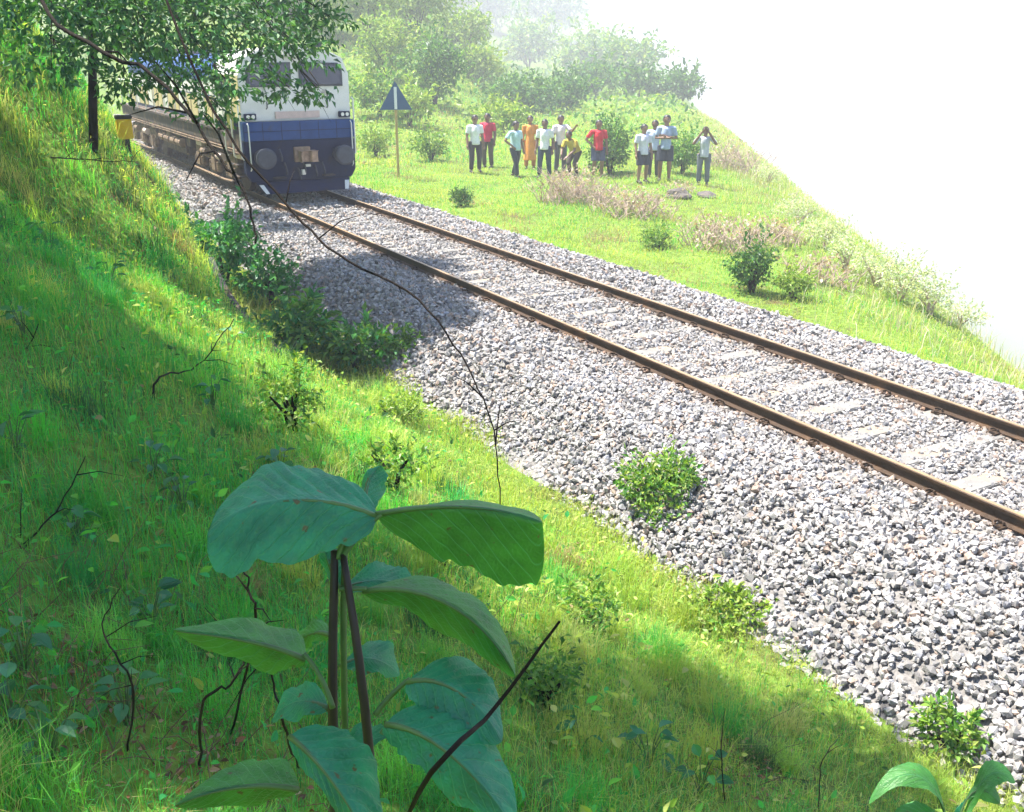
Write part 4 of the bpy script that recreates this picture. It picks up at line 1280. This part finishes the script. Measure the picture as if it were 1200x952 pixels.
# ------------------------------------------------------------------ broad-leaved plant in the foreground
def leaf_material(name, top, vein, under):
    m = bpy.data.materials.new(name); m.use_nodes = True
    nt = m.node_tree; N, L = nt.nodes, nt.links
    b = N['Principled BSDF']; out = N['Material Output']
    uv = N.new('ShaderNodeUVMap'); uv.uv_map = 'UVMap'
    sx = N.new('ShaderNodeSeparateXYZ'); L.new(uv.outputs[0], sx.inputs[0])
    ab = N.new('ShaderNodeMath'); ab.operation = 'ABSOLUTE'; L.new(sx.outputs[1], ab.inputs[0])
    # side veins run forward from the midrib
    k = N.new('ShaderNodeMath'); k.operation = 'MULTIPLY_ADD'; L.new(ab.outputs[0], k.inputs[0]); k.inputs[1].default_value = -.32; L.new(sx.outputs[0], k.inputs[2])
    fr = N.new('ShaderNodeMath'); fr.operation = 'MULTIPLY'; L.new(k.outputs[0], fr.inputs[0]); fr.inputs[1].default_value = 9.0
    pp = N.new('ShaderNodeMath'); pp.operation = 'PINGPONG'; L.new(fr.outputs[0], pp.inputs[0]); pp.inputs[1].default_value = .5
    v1 = N.new('ShaderNodeMapRange'); v1.inputs['From Min'].default_value = 0; v1.inputs['From Max'].default_value = .07; v1.inputs['To Min'].default_value = 1; v1.inputs['To Max'].default_value = 0
    L.new(pp.outputs[0], v1.inputs['Value'])
    v2 = N.new('ShaderNodeMapRange'); v2.inputs['From Min'].default_value = 0; v2.inputs['From Max'].default_value = .05; v2.inputs['To Min'].default_value = 1; v2.inputs['To Max'].default_value = 0
    L.new(ab.outputs[0], v2.inputs['Value'])
    mxv = N.new('ShaderNodeMath'); mxv.operation = 'MAXIMUM'; L.new(v1.outputs[0], mxv.inputs[0]); L.new(v2.outputs[0], mxv.inputs[1])
    tc = N.new('ShaderNodeTexCoord')
    nz = N.new('ShaderNodeTexNoise'); nz.inputs['Scale'].default_value = 26; nz.inputs['Detail'].default_value = 6; L.new(tc.outputs['Object'], nz.inputs['Vector'])
    vr = N.new('ShaderNodeMapRange'); vr.inputs['From Min'].default_value = .3; vr.inputs['From Max'].default_value = .7; vr.inputs['To Min'].default_value = .75; vr.inputs['To Max'].default_value = 1.25
    L.new(nz.outputs['Fac'], vr.inputs['Value'])
    geo = N.new('ShaderNodeNewGeometry')
    side = N.new('ShaderNodeMix'); side.data_type = 'RGBA'; L.new(geo.outputs['Backfacing'], side.inputs[0]); side.inputs[6].default_value = (*top, 1); side.inputs[7].default_value = (*under, 1)
    sc2 = N.new('ShaderNodeVectorMath'); sc2.operation = 'SCALE'; L.new(side.outputs[2], sc2.inputs[0]); L.new(vr.outputs[0], sc2.inputs['Scale'])
    mv = N.new('ShaderNodeMath'); mv.operation = 'MULTIPLY'; L.new(mxv.outputs[0], mv.inputs[0]); mv.inputs[1].default_value = .4
    mx = N.new('ShaderNodeMix'); mx.data_type = 'RGBA'; L.new(mv.outputs[0], mx.inputs[0]); L.new(sc2.outputs[0], mx.inputs[6]); mx.inputs[7].default_value = (*vein, 1)
    sn = N.new('ShaderNodeTexNoise'); sn.inputs['Scale'].default_value = 60; sn.inputs['Detail'].default_value = 4; L.new(tc.outputs['Object'], sn.inputs['Vector'])
    sr = N.new('ShaderNodeMapRange'); sr.inputs['From Min'].default_value = .66; sr.inputs['From Max'].default_value = .72; sr.clamp = True; L.new(sn.outputs['Fac'], sr.inputs['Value'])
    mx0 = mx
    mx = N.new('ShaderNodeMix'); mx.data_type = 'RGBA'; L.new(sr.outputs[0], mx.inputs[0]); L.new(mx0.outputs[2], mx.inputs[6]); mx.inputs[7].default_value = (.10, .085, .03, 1)
    rn = N.new('ShaderNodeMapRange'); rn.inputs['To Min'].default_value = .28; rn.inputs['To Max'].default_value = .62; L.new(nz.outputs['Fac'], rn.inputs['Value']); L.new(rn.outputs[0], b.inputs['Roughness'])
    L.new(mx.outputs[2], b.inputs['Base Color'])
    b.inputs['Specular IOR Level'].default_value = .6
    bp = N.new('ShaderNodeBump'); bp.inputs['Strength'].default_value = .5; bp.inputs['Distance'].default_value = .004
    vo = N.new('ShaderNodeTexVoronoi'); vo.feature = 'DISTANCE_TO_EDGE'; vo.inputs['Scale'].default_value = 150; L.new(tc.outputs['Object'], vo.inputs['Vector'])
    vmn = N.new('ShaderNodeMath'); vmn.operation = 'MULTIPLY_ADD'; L.new(vo.outputs['Distance'], vmn.inputs[0]); vmn.inputs[1].default_value = -.9; L.new(mxv.outputs[0], vmn.inputs[2])
    L.new(vmn.outputs[0], bp.inputs['Height']); L.new(bp.outputs[0], b.inputs['Normal'])
    tr = N.new('ShaderNodeBsdfTranslucent')
    tcx = N.new('ShaderNodeMix'); tcx.data_type = 'RGBA'; tcx.blend_type = 'MULTIPLY'; tcx.inputs[0].default_value = 1
    L.new(mx.outputs[2], tcx.inputs[6]); tcx.inputs[7].default_value = (1.7, 1.9, .5, 1)
    L.new(tcx.outputs[2], tr.inputs['Color'])
    ms = N.new('ShaderNodeMixShader'); ms.inputs[0].default_value = .35
    L.new(b.outputs[0], ms.inputs[1]); L.new(tr.outputs[0], ms.inputs[2]); L.new(ms.outputs[0], out.inputs['Surface'])
    MATS[name] = m


leaf_material('broad_leaf', (.022, .20, .115), (.10, .36, .20), (.055, .21, .04))
mat('plant_stem', (.018, .010, .007), .6, var=.3, scale=30)
mat('plant_stem_green', (.06, .13, .03), .5, var=.2, scale=30)


def bez(pts, t):
    pts = [np.array(p, float) for p in pts]
    while len(pts) > 1:
        pts = [a * (1 - t) + b * t for a, b in zip(pts[:-1], pts[1:])]
    return pts[0]


def hero_leaf(parent, org, mid, A, Bv, peak=.45, sharp=.62, ribs=.006, nrib=9, name='leaf', wave=.006, droopA=0, droopB=0, flip=False, under=False):
    """mid: control points of the midrib (world); A, Bv: half-width vectors (world) to either side"""
    nu, nv = 60, 8
    A = np.array(A, float); Bv = np.array(Bv, float)
    vs = []; uvs = []
    nrm = np.cross(A - Bv, np.array(mid[-1]) - np.array(mid[0])); nrm /= np.linalg.norm(nrm) + 1e-9
    if nrm[2] < 0: nrm = -nrm
    phs = random.uniform(0, 6)
    bites = [(random.uniform(.15, .95), random.choice((-1, 1)), random.uniform(.04, .11), random.uniform(.02, .05)) for _ in range(6)]
    for i in range(nu + 1):
        u = i / nu
        c = bez(mid, u)
        # width profile with peak position
        uu = u / peak * .5 if u < peak else .5 + (u - peak) / (1 - peak) * .5
        w = max(math.sin(math.pi * uu), 0) ** sharp
        for j in range(-nv, nv + 1):
            v = j / nv
            e = A if v > 0 else Bv
            dr = droopA if v > 0 else droopB
            a = abs(v)
            cut = 1 - sum(b_[2] * math.exp(-((u - b_[0]) / b_[3]) ** 2) for b_ in bites if b_[1] * v > 0)
            q = c + e * w * a * cut * (1 + .05 * math.sin(u * 19 + phs + v) + .02 * math.sin(u * 57 + 2 * phs))
            q = q + nrm * (ribs * math.sin((u - .32 * a) * nrib * 6.283) * min(1, a * 2.2) * (1 - .75 * a ** 3) * w
                           + wave * math.sin(u * 13 + phs) * a * a * w)
            q = q + np.array([0, 0, -1]) * dr * a * a * w
            vs.append(q - org); uvs.append((u, v))
    m = 2 * nv + 1
    fs = [(i * m + j, i * m + j + 1, (i + 1) * m + j + 1, (i + 1) * m + j) for i in range(nu) for j in range(2 * nv)]
    if flip: fs = [f[::-1] for f in fs]
    me = bpy.data.meshes.new(name)
    me.from_pydata([tuple(v) for v in vs], [], fs)
    ul = me.uv_layers.new(name='UVMap')
    for l in me.loops:
        ul.data[l.index].uv = uvs[l.vertex_index]
    me.polygons.foreach_set('use_smooth', [True] * len(me.polygons))
    me.update()
    # upper side must look up
    tocam = CAM - np.mean(np.array(vs), 0) - org
    if under:
        if sum(p.normal.dot(Vector(tocam)) * p.area for p in me.polygons) > 0: me.flip_normals()
    elif sum(p.normal.z * p.area for p in me.polygons) < 0:
        me.flip_normals()
    o = obj(name, me, 'broad_leaf', parent)
    rb = MB().tube([bez(mid, t) - org - nrm * .003 for t in np.linspace(0, .97, 12)], list(np.linspace(.0042, .001, 12)), 6)
    rb.build('midrib', 'plant_stem_green', o, smooth=True)
    return o


D0 = 1.3
pb = at(372, 905, 1.32)
hp_base = gp(*(at(420, 1180, 1.45)[:2]))
hero = empty('broad_leaved_plant', hp_base, 'young plant with large drooping teal green leaves in the foreground', 'plant')
px2 = lambda px, py, d=D0: at(px, py, d)
off3 = lambda dx, dy, dd=0.0, d=D0: RT * dx / F_PX * d - UP * dy / F_PX * d + FW * dd


def stem(parent, org, pts, rad, m='plant_stem', name='stem'):
    q = [bez(pts, t) if len(pts) < 5 else None for t in np.linspace(0, 1, 14)] if len(pts) < 5 else pts
    return MB().tube([p - org for p in q], list(np.linspace(rad[0], rad[1], len(q))), 8).build(name, m, parent, smooth=True)


hb = hp_base - np.array([0, 0, .05])
stem(hero, hp_base, [px2(392, 645), px2(392, 760), px2(372, 905, 1.31), hb + [-.02, 0, 0]], (.0052, .010))
stem(hero, hp_base, [px2(402, 650), px2(418, 760, 1.27), px2(452, 870, 1.25), hb + [.03, .0, 0]], (.0045, .009))
stem(hero, hp_base, [px2(405, 640), px2(400, 700), px2(397, 900, 1.36), hb + [0, .04, 0]], (.004, .006), 'plant_stem_green')
# petioles from the stem top
for q in (((395, 655), (402, 630), (428, 606)), ((400, 655), (415, 630), (450, 600)), ((398, 690), (412, 690), (430, 690)), ((390, 830), (378, 790), (356, 766)), ((440, 838), (455, 815), (480, 796)), ((448, 860), (450, 855), (456, 848))):
    stem(hero, hp_base, [px2(*p) for p in q], (.0042, .003), 'plant_stem_green', 'petiole')
hl = lambda *a, **k: hero_leaf(hero, hp_base, *a, **k)
hl([px2(442, 604), px2(380, 575, 1.27), px2(290, 575, 1.22), px2(243, 625, 1.2)], off3(-18, -34, .12), off3(-4, 62, -.02), peak=.66, sharp=.45, ribs=.006, nrib=8, droopB=.012)
hl([px2(440, 602), px2(510, 588, 1.28), px2(580, 590, 1.27), px2(636, 612, 1.26)], off3(16, 96, .06), off3(2, 3, .12), peak=.82, sharp=.6, ribs=.003, under=True)
hl([px2(425, 692), px2(500, 678, 1.28), px2(570, 720, 1.27), px2(604, 792, 1.26)], off3(-14, 40, .05), off3(10, -4, .09), peak=.5, sharp=.6, ribs=.003, under=True)
hl([px2(358, 772), px2(320, 752, 1.28), px2(260, 744, 1.26), px2(202, 738, 1.25)], off3(6, 42, .04), off3(6, -4, .09), peak=.45, sharp=.7, ribs=.003, wave=.009, under=True)
hl([px2(478, 798, 1.25), px2(515, 788, 1.24), px2(560, 812, 1.22), px2(588, 870, 1.2)], off3(18, -10, .09), off3(-24, 32, .0), peak=.45, sharp=.6, ribs=.004)
hl([px2(452, 848, 1.2), px2(500, 850, 1.17), px2(560, 900, 1.14), px2(604, 975, 1.12)], off3(20, -18, .09), off3(-32, 28, .02), peak=.5, sharp=.6, ribs=.004)
hl([px2(340, 862, 1.22), px2(365, 880, 1.18), px2(410, 930, 1.14), px2(438, 1000, 1.12)], off3(24, -11, .08), off3(-20, 15, .02), peak=.5, sharp=.6, ribs=.004)
hl([px2(350, 925, 1.22), px2(310, 915, 1.2), px2(250, 920, 1.18), px2(204, 945, 1.17)], off3(4, 34, .04), off3(4, -6, .08), peak=.5, sharp=.7, ribs=.003, under=True)
hl([px2(430, 606, 1.36), px2(424, 575, 1.38), px2(432, 555, 1.4), px2(446, 546, 1.4)], off3(20, 6, .03), off3(-10, -4, .03), peak=.5, sharp=.7, ribs=.002)
hl([px2(396, 690, 1.34), px2(388, 670, 1.34), px2(382, 650, 1.35), px2(376, 636, 1.35)], off3(16, -4, .02), off3(-12, 4, .02), peak=.5, sharp=.8, ribs=.002)
hl([px2(402, 690, 1.35), px2(430, 676, 1.36), px2(460, 678, 1.38), px2(490, 690, 1.4)], off3(4, -16, .05), off3(-2, 14, -.02), peak=.4, sharp=.7, ribs=.002)
hl([px2(380, 905, 1.33), px2(400, 880, 1.34), px2(430, 868, 1.36), px2(455, 862, 1.37)], off3(4, -16, .05), off3(-2, 12, -.02), peak=.4, sharp=.7, ribs=.002)

hl([px2(384, 830, 1.36), px2(360, 815, 1.38), px2(335, 820, 1.4), px2(318, 845, 1.4)], off3(-4, -14, .05), off3(4, 16, -.02), peak=.45, sharp=.7, ribs=.002)
hl([px2(400, 780, 1.36), px2(425, 765, 1.38), px2(450, 770, 1.4), px2(468, 792, 1.42)], off3(6, -14, .05), off3(-6, 14, -.02), peak=.45, sharp=.7, ribs=.002)
hl([px2(388, 745, 1.38), px2(370, 735, 1.4), px2(352, 742, 1.42), px2(340, 765, 1.43)], off3(-4, -10, .04), off3(4, 14, .0), peak=.45, sharp=.7, ribs=.002, under=True)

# low plant standing in for printed overlay shapes, lower right corner
lp_base = gp(*(at(1130, 1040, 2.6)[:2]))
low = empty('stand_in_plant', lp_base, 'low plant with arching dark green leaves standing in for overlay shapes at the bottom right corner', 'plant')
ll = lambda *a, **k: hero_leaf(low, lp_base, *a, **k)
for q, A_, B_ in (([(1112, 960), (1100, 880), (1050, 880), (1018, 930)], (3, -12, .03), (0, 12, -.02)), ([(1120, 960), (1130, 910), (1150, 900), (1172, 930)], (16, -12, .03), (-14, 14, 0)),
                  ([(1125, 960), (1150, 890), (1165, 882), (1190, 905)], (8, -12, .04), (-4, 14, -.02)), ([(1115, 965), (1090, 940), (1060, 940), (1040, 965)], (0, -14, .04), (0, 10, 0))):
    ll([px2(p[0], p[1] + 12, 2.5) for p in q], off3(*A_, d=2.5) * .9, off3(*B_, d=2.5) * .9, ribs=.002, under=True)
stem(low, lp_base, [px2(1118, 955, 2.5), px2(1120, 990, 2.52), lp_base - np.array([0, 0, .03])], (.006, .009), 'plant_stem_green')


# ------------------------------------------------------------------ bare twigs, vines and sticks
def vine(pts, r, label, name='vine', m='twig', cat='twig', side=0):
    P = [np.array(p) for p in pts]
    # smooth polyline (catmull-rom)
    out = []
    for i in range(len(P) - 1):
        p0, p1, p2, p3 = P[max(i - 1, 0)], P[i], P[i + 1], P[min(i + 2, len(P) - 1)]
        for t in np.linspace(0, 1, 7)[:-1]:
            out.append(.5 * ((2 * p1) + (-p0 + p2) * t + (2 * p0 - 5 * p1 + 4 * p2 - p3) * t * t + (-p0 + 3 * p1 - 3 * p2 + p3) * t ** 3))
    out.append(P[-1])
    out = [q + rng.normal(size=3) * r * ((.12 if name == 'stick' else .45) if 0 < i < len(out) - 1 else 0) for i, q in enumerate(out)]
    r = r * (.75 if name == 'bare_twig' else 1)
    mb = MB().tube(out, list(np.linspace(r, r * .35, len(out))), 6)
    for k in range(side):
        i = random.randrange(len(out) // 4, len(out) - 1)
        d = np.array([random.uniform(-1, 1), random.uniform(-1, 1), random.uniform(-.4, .8)]); d /= np.linalg.norm(d)
        l = random.uniform(8, 22) * r * 2
        mb.tube([out[i], out[i] + d * l * .5 + np.array([0, 0, .1 * l]), out[i] + d * l], [r * .5, r * .35, r * .15], 5)
    return tag(mb.build(name, m, None, smooth=True), label, cat)


vine([at(20, -60, 8.5), at(70, 30, 8), at(180, 90, 7.5), at(250, 175, 7.2), at(290, 232, 7), at(299, 285, 6.9)], .020, 'dark drooping branch hanging diagonally in front of the train', 'hanging_branch', 'bark', 'branch', 5)
vine([at(180, -40, 6.5), at(250, 130, 6.2), at(335, 238, 6), at(395, 298, 5.8), at(490, 352, 5.6), at(548, 430, 5.4), at(578, 505, 5.3), at(586, 600, 5.3)], .010, 'long thin vine trailing down across the ballast', 'vine', 'twig', 'vine', 6)
vine([ground(180, 470), ground(180, 470) + [.05, 0, .15], at(232, 428, 7.2), at(274, 374, 7.1)], .012, 'bare forked twig rising across the sunlit strip of bank', 'bare_twig', side=3)
vine([ground(15, 680), at(30, 640, 4.0), at(72, 590, 4.0), at(100, 535, 4.0)], .008, 'bare twig at the left edge of the bank', 'bare_twig', side=4)
vine([ground(270, 860), at(300, 740, 2.3), at(292, 690, 2.2), at(285, 660, 2.2)], .006, 'thin upright twig behind the left large leaf', 'bare_twig', side=3)
vine([ground(235, 900), at(235, 830, 2.2), at(270, 800, 2.1), at(290, 770, 2.1)], .006, 'short forked twig under the lower left leaf', 'bare_twig', side=3)
vine([ground(350, 900), at(335, 860, 1.7), at(320, 800, 1.6), at(318, 760, 1.55)], .004, 'slender dark stalk left of the plant stem', 'bare_twig', side=1)
vine([ground(470, 990), at(490, 930, 1.12), at(580, 830, 1.12), at(656, 728, 1.12)], .0042, 'straight dark stick slanting right of the large leaves', 'stick', cat='stick')
vine([ground(150, 880), at(155, 800, 2.6), at(120, 740, 2.6), at(140, 690, 2.6)], .005, 'curved bare twig over the shaded bank at lower left', 'bare_twig', side=4)
vine([ground(850, 940), at(845, 880, 3.6), at(850, 830, 3.6)], .004, 'dark upright stalk in the shaded lower verge', 'bare_twig', side=2)
vine([ground(960, 950), at(962, 900, 3.6), at(985, 860, 3.6)], .004, 'dark stalk left of the arching leaves at lower right', 'bare_twig', side=1)
vine([ground(60, 185), at(100, 187, 10.5), at(160, 190, 10.5)], .012, 'level dark twig low on the bank below the overhanging tree', 'bare_twig', side=4)
vine([ground(0, 480), at(20, 440, 6), at(45, 380, 6)], .010, 'dark crooked twig at the left edge of the shaded bank', 'bare_twig', side=4)
vine([ground(920, 260), ground(920, 260) + [.3, .1, .5], ground(920, 260) + [.8, .2, 1.0]], .012, 'single dry stick leaning on the fading crest', 'stick', 'dry_twig', 'stick', 1)


# bigger leaved herbs on the shaded bank
def herb(p, n, size, h, label, pal, group):
    root = empty('bank_herb', p, label, 'herb', group)
    mb = MB(); Q = []; D = []
    for k in range(n):
        a = random.uniform(0, 6.283); hh = h * random.uniform(.35, 1); r_ = size * random.uniform(.2, 1.0)
        t = np.array([math.cos(a) * r_, math.sin(a) * r_, hh])
        mb.tube([(0, 0, -.02), t * .5 + np.array([0, 0, hh * .15]), t], [.004, .003, .002], 4)
        Q.append(t); D.append([math.cos(a), math.sin(a), random.uniform(-.5, .3)])
    mb.build('stem', 'plant_stem_green', root)
    Q = np.array(Q); D = np.array(D)
    sz = rng.uniform(.6, 1.2, n) * size
    me = cat_mesh('leaves', [leafquads(Q, D, sz, rng.uniform(.45, .7, n), cols(n, pal), nrm=np.tile([0, 0, 1.0], (n, 1)) + rng.normal(size=(n, 3)) * .25)])
    obj('leaves', me, 'leaf_gloss', root)
    return root


mat('leaf_gloss', (1, 1, 1), .42, attr=True, trans=.35, spec=.4)
HERB = [(30, 400, 'near the crooked twig at the left edge'), (130, 340, 'beside the sunlit strip high on the left bank'), (60, 300, 'high on the left bank under the tree'), (180, 560, 'in the middle of the shaded left bank'), (90, 640, 'right of the bare twig at the left edge'), (215, 600, 'left of the largest leaf'), (30, 790, 'at the lower left edge beside dead stems'), (150, 850, 'beside the curved twig at lower left'),
        (60, 900, 'in the bottom left corner'), (250, 480, 'just below the sunlit strip'), (330, 560, 'right behind the largest leaf'), (180, 745, 'left of the lower left drooping leaf'), (760, 900, 'at the bottom centre right in shade'), (680, 880, 'right of the slanting stick'), (820, 930, 'beside the dark upright stalk'), (270, 420, 'beside the forked twig on the bank'), (20, 860, 'beneath the lowest left twigs'), (20, 540, 'halfway down the left edge')]
for px, py, wh in HERB:
    p = ground(px, py)
    d = np.linalg.norm(p - CAM)
    herb(p, random.randint(7, 13), .055 + .006 * d, .12 + .02 * d, 'small glossy herb ' + wh, [(.03, .17, .05), (.05, .22, .05), (.04, .19, .08)], 'glossy herbs on the shaded bank')

# tangle of thin dead stems low on the shaded bank
mb = MB()
for k in range(150):
    c_ = random.choice(((60, 820), (140, 860), (250, 880), (40, 700), (200, 720), (330, 900), (120, 760), (870, 915), (640, 690)))
    p = ground(c_[0] + random.gauss(0, 45), min(c_[1] + random.gauss(0, 35), 960))
    a = random.uniform(0, 6.283); l = random.uniform(.10, .34)
    d_ = np.array([math.cos(a), math.sin(a), random.uniform(.2, 1.3)])
    d_ = d_ / np.linalg.norm(d_)
    m_ = p + d_ * l * .5 + np.array([0, 0, .06 * random.random()])
    e_ = m_ + (d_ + np.array([random.uniform(-.5, .5), random.uniform(-.5, .5), random.uniform(-.8, .1)])) * l * .5
    mb.tube([p - np.array([0, 0, .01]), m_, e_], [.0022, .0017, .0008], 4)
tag(mb.build('dead_stem_tangle', 'soil'), 'tangle of thin brown dead stems in the shaded grass', 'dead stems', kind='stuff')

# dead leaves and litter
n = 1500
x = rng.normal(0, 1, n); y = rng.normal(0, 1, n)
cent = [ground(655, 690), ground(560, 640), ground(660, 650), ground(380, 560), ground(90, 800), ground(250, 900), ground(860, 905)]
ci = rng.integers(0, len(cent), n)
C0 = np.array(cent)[ci]
P = np.stack([C0[:, 0] + x * .16, C0[:, 1] + y * .16, np.zeros(n)], 1)
P[:, 2] = HT(P[:, 0], P[:, 1]) + rng.uniform(.01, .06, n)
D = rng.normal(size=P.shape); D[:, 2] *= .3
tag(obj('dead_leaf_litter', cat_mesh('litter', [leafquads(P, D, rng.uniform(.015, .038, n), rng.uniform(.4, .7, n), cols(n, [(.30, .13, .07), (.22, .12, .06), (.42, .26, .18), (.12, .06, .03)]))]), 'leaf'),
    'reddish brown dead leaves lying in the grass', 'dead leaves', kind='stuff')

# ------------------------------------------------------------------ haze added to whiten the invented valley, in place of a printed fade
hz = bpy.data.materials.new('haze_air'); hz.use_nodes = True
nt = hz.node_tree; nt.nodes.clear()
ho = nt.nodes.new('ShaderNodeOutputMaterial')
pv = nt.nodes.new('ShaderNodeVolumePrincipled')
pv.inputs['Color'].default_value = (.97, .98, 1.0, 1)
pv.inputs['Density'].default_value = .0029
pv.inputs['Anisotropy'].default_value = 0.0
nt.links.new(pv.outputs[0], ho.inputs['Volume'])
MATS['haze_air'] = hz
tag(MB().box(-1000, 2700, -600, 2700, -350, 24).build('haze', 'haze_air'), 'pale even haze added to stand for the white fade', 'haze', kind='stuff')
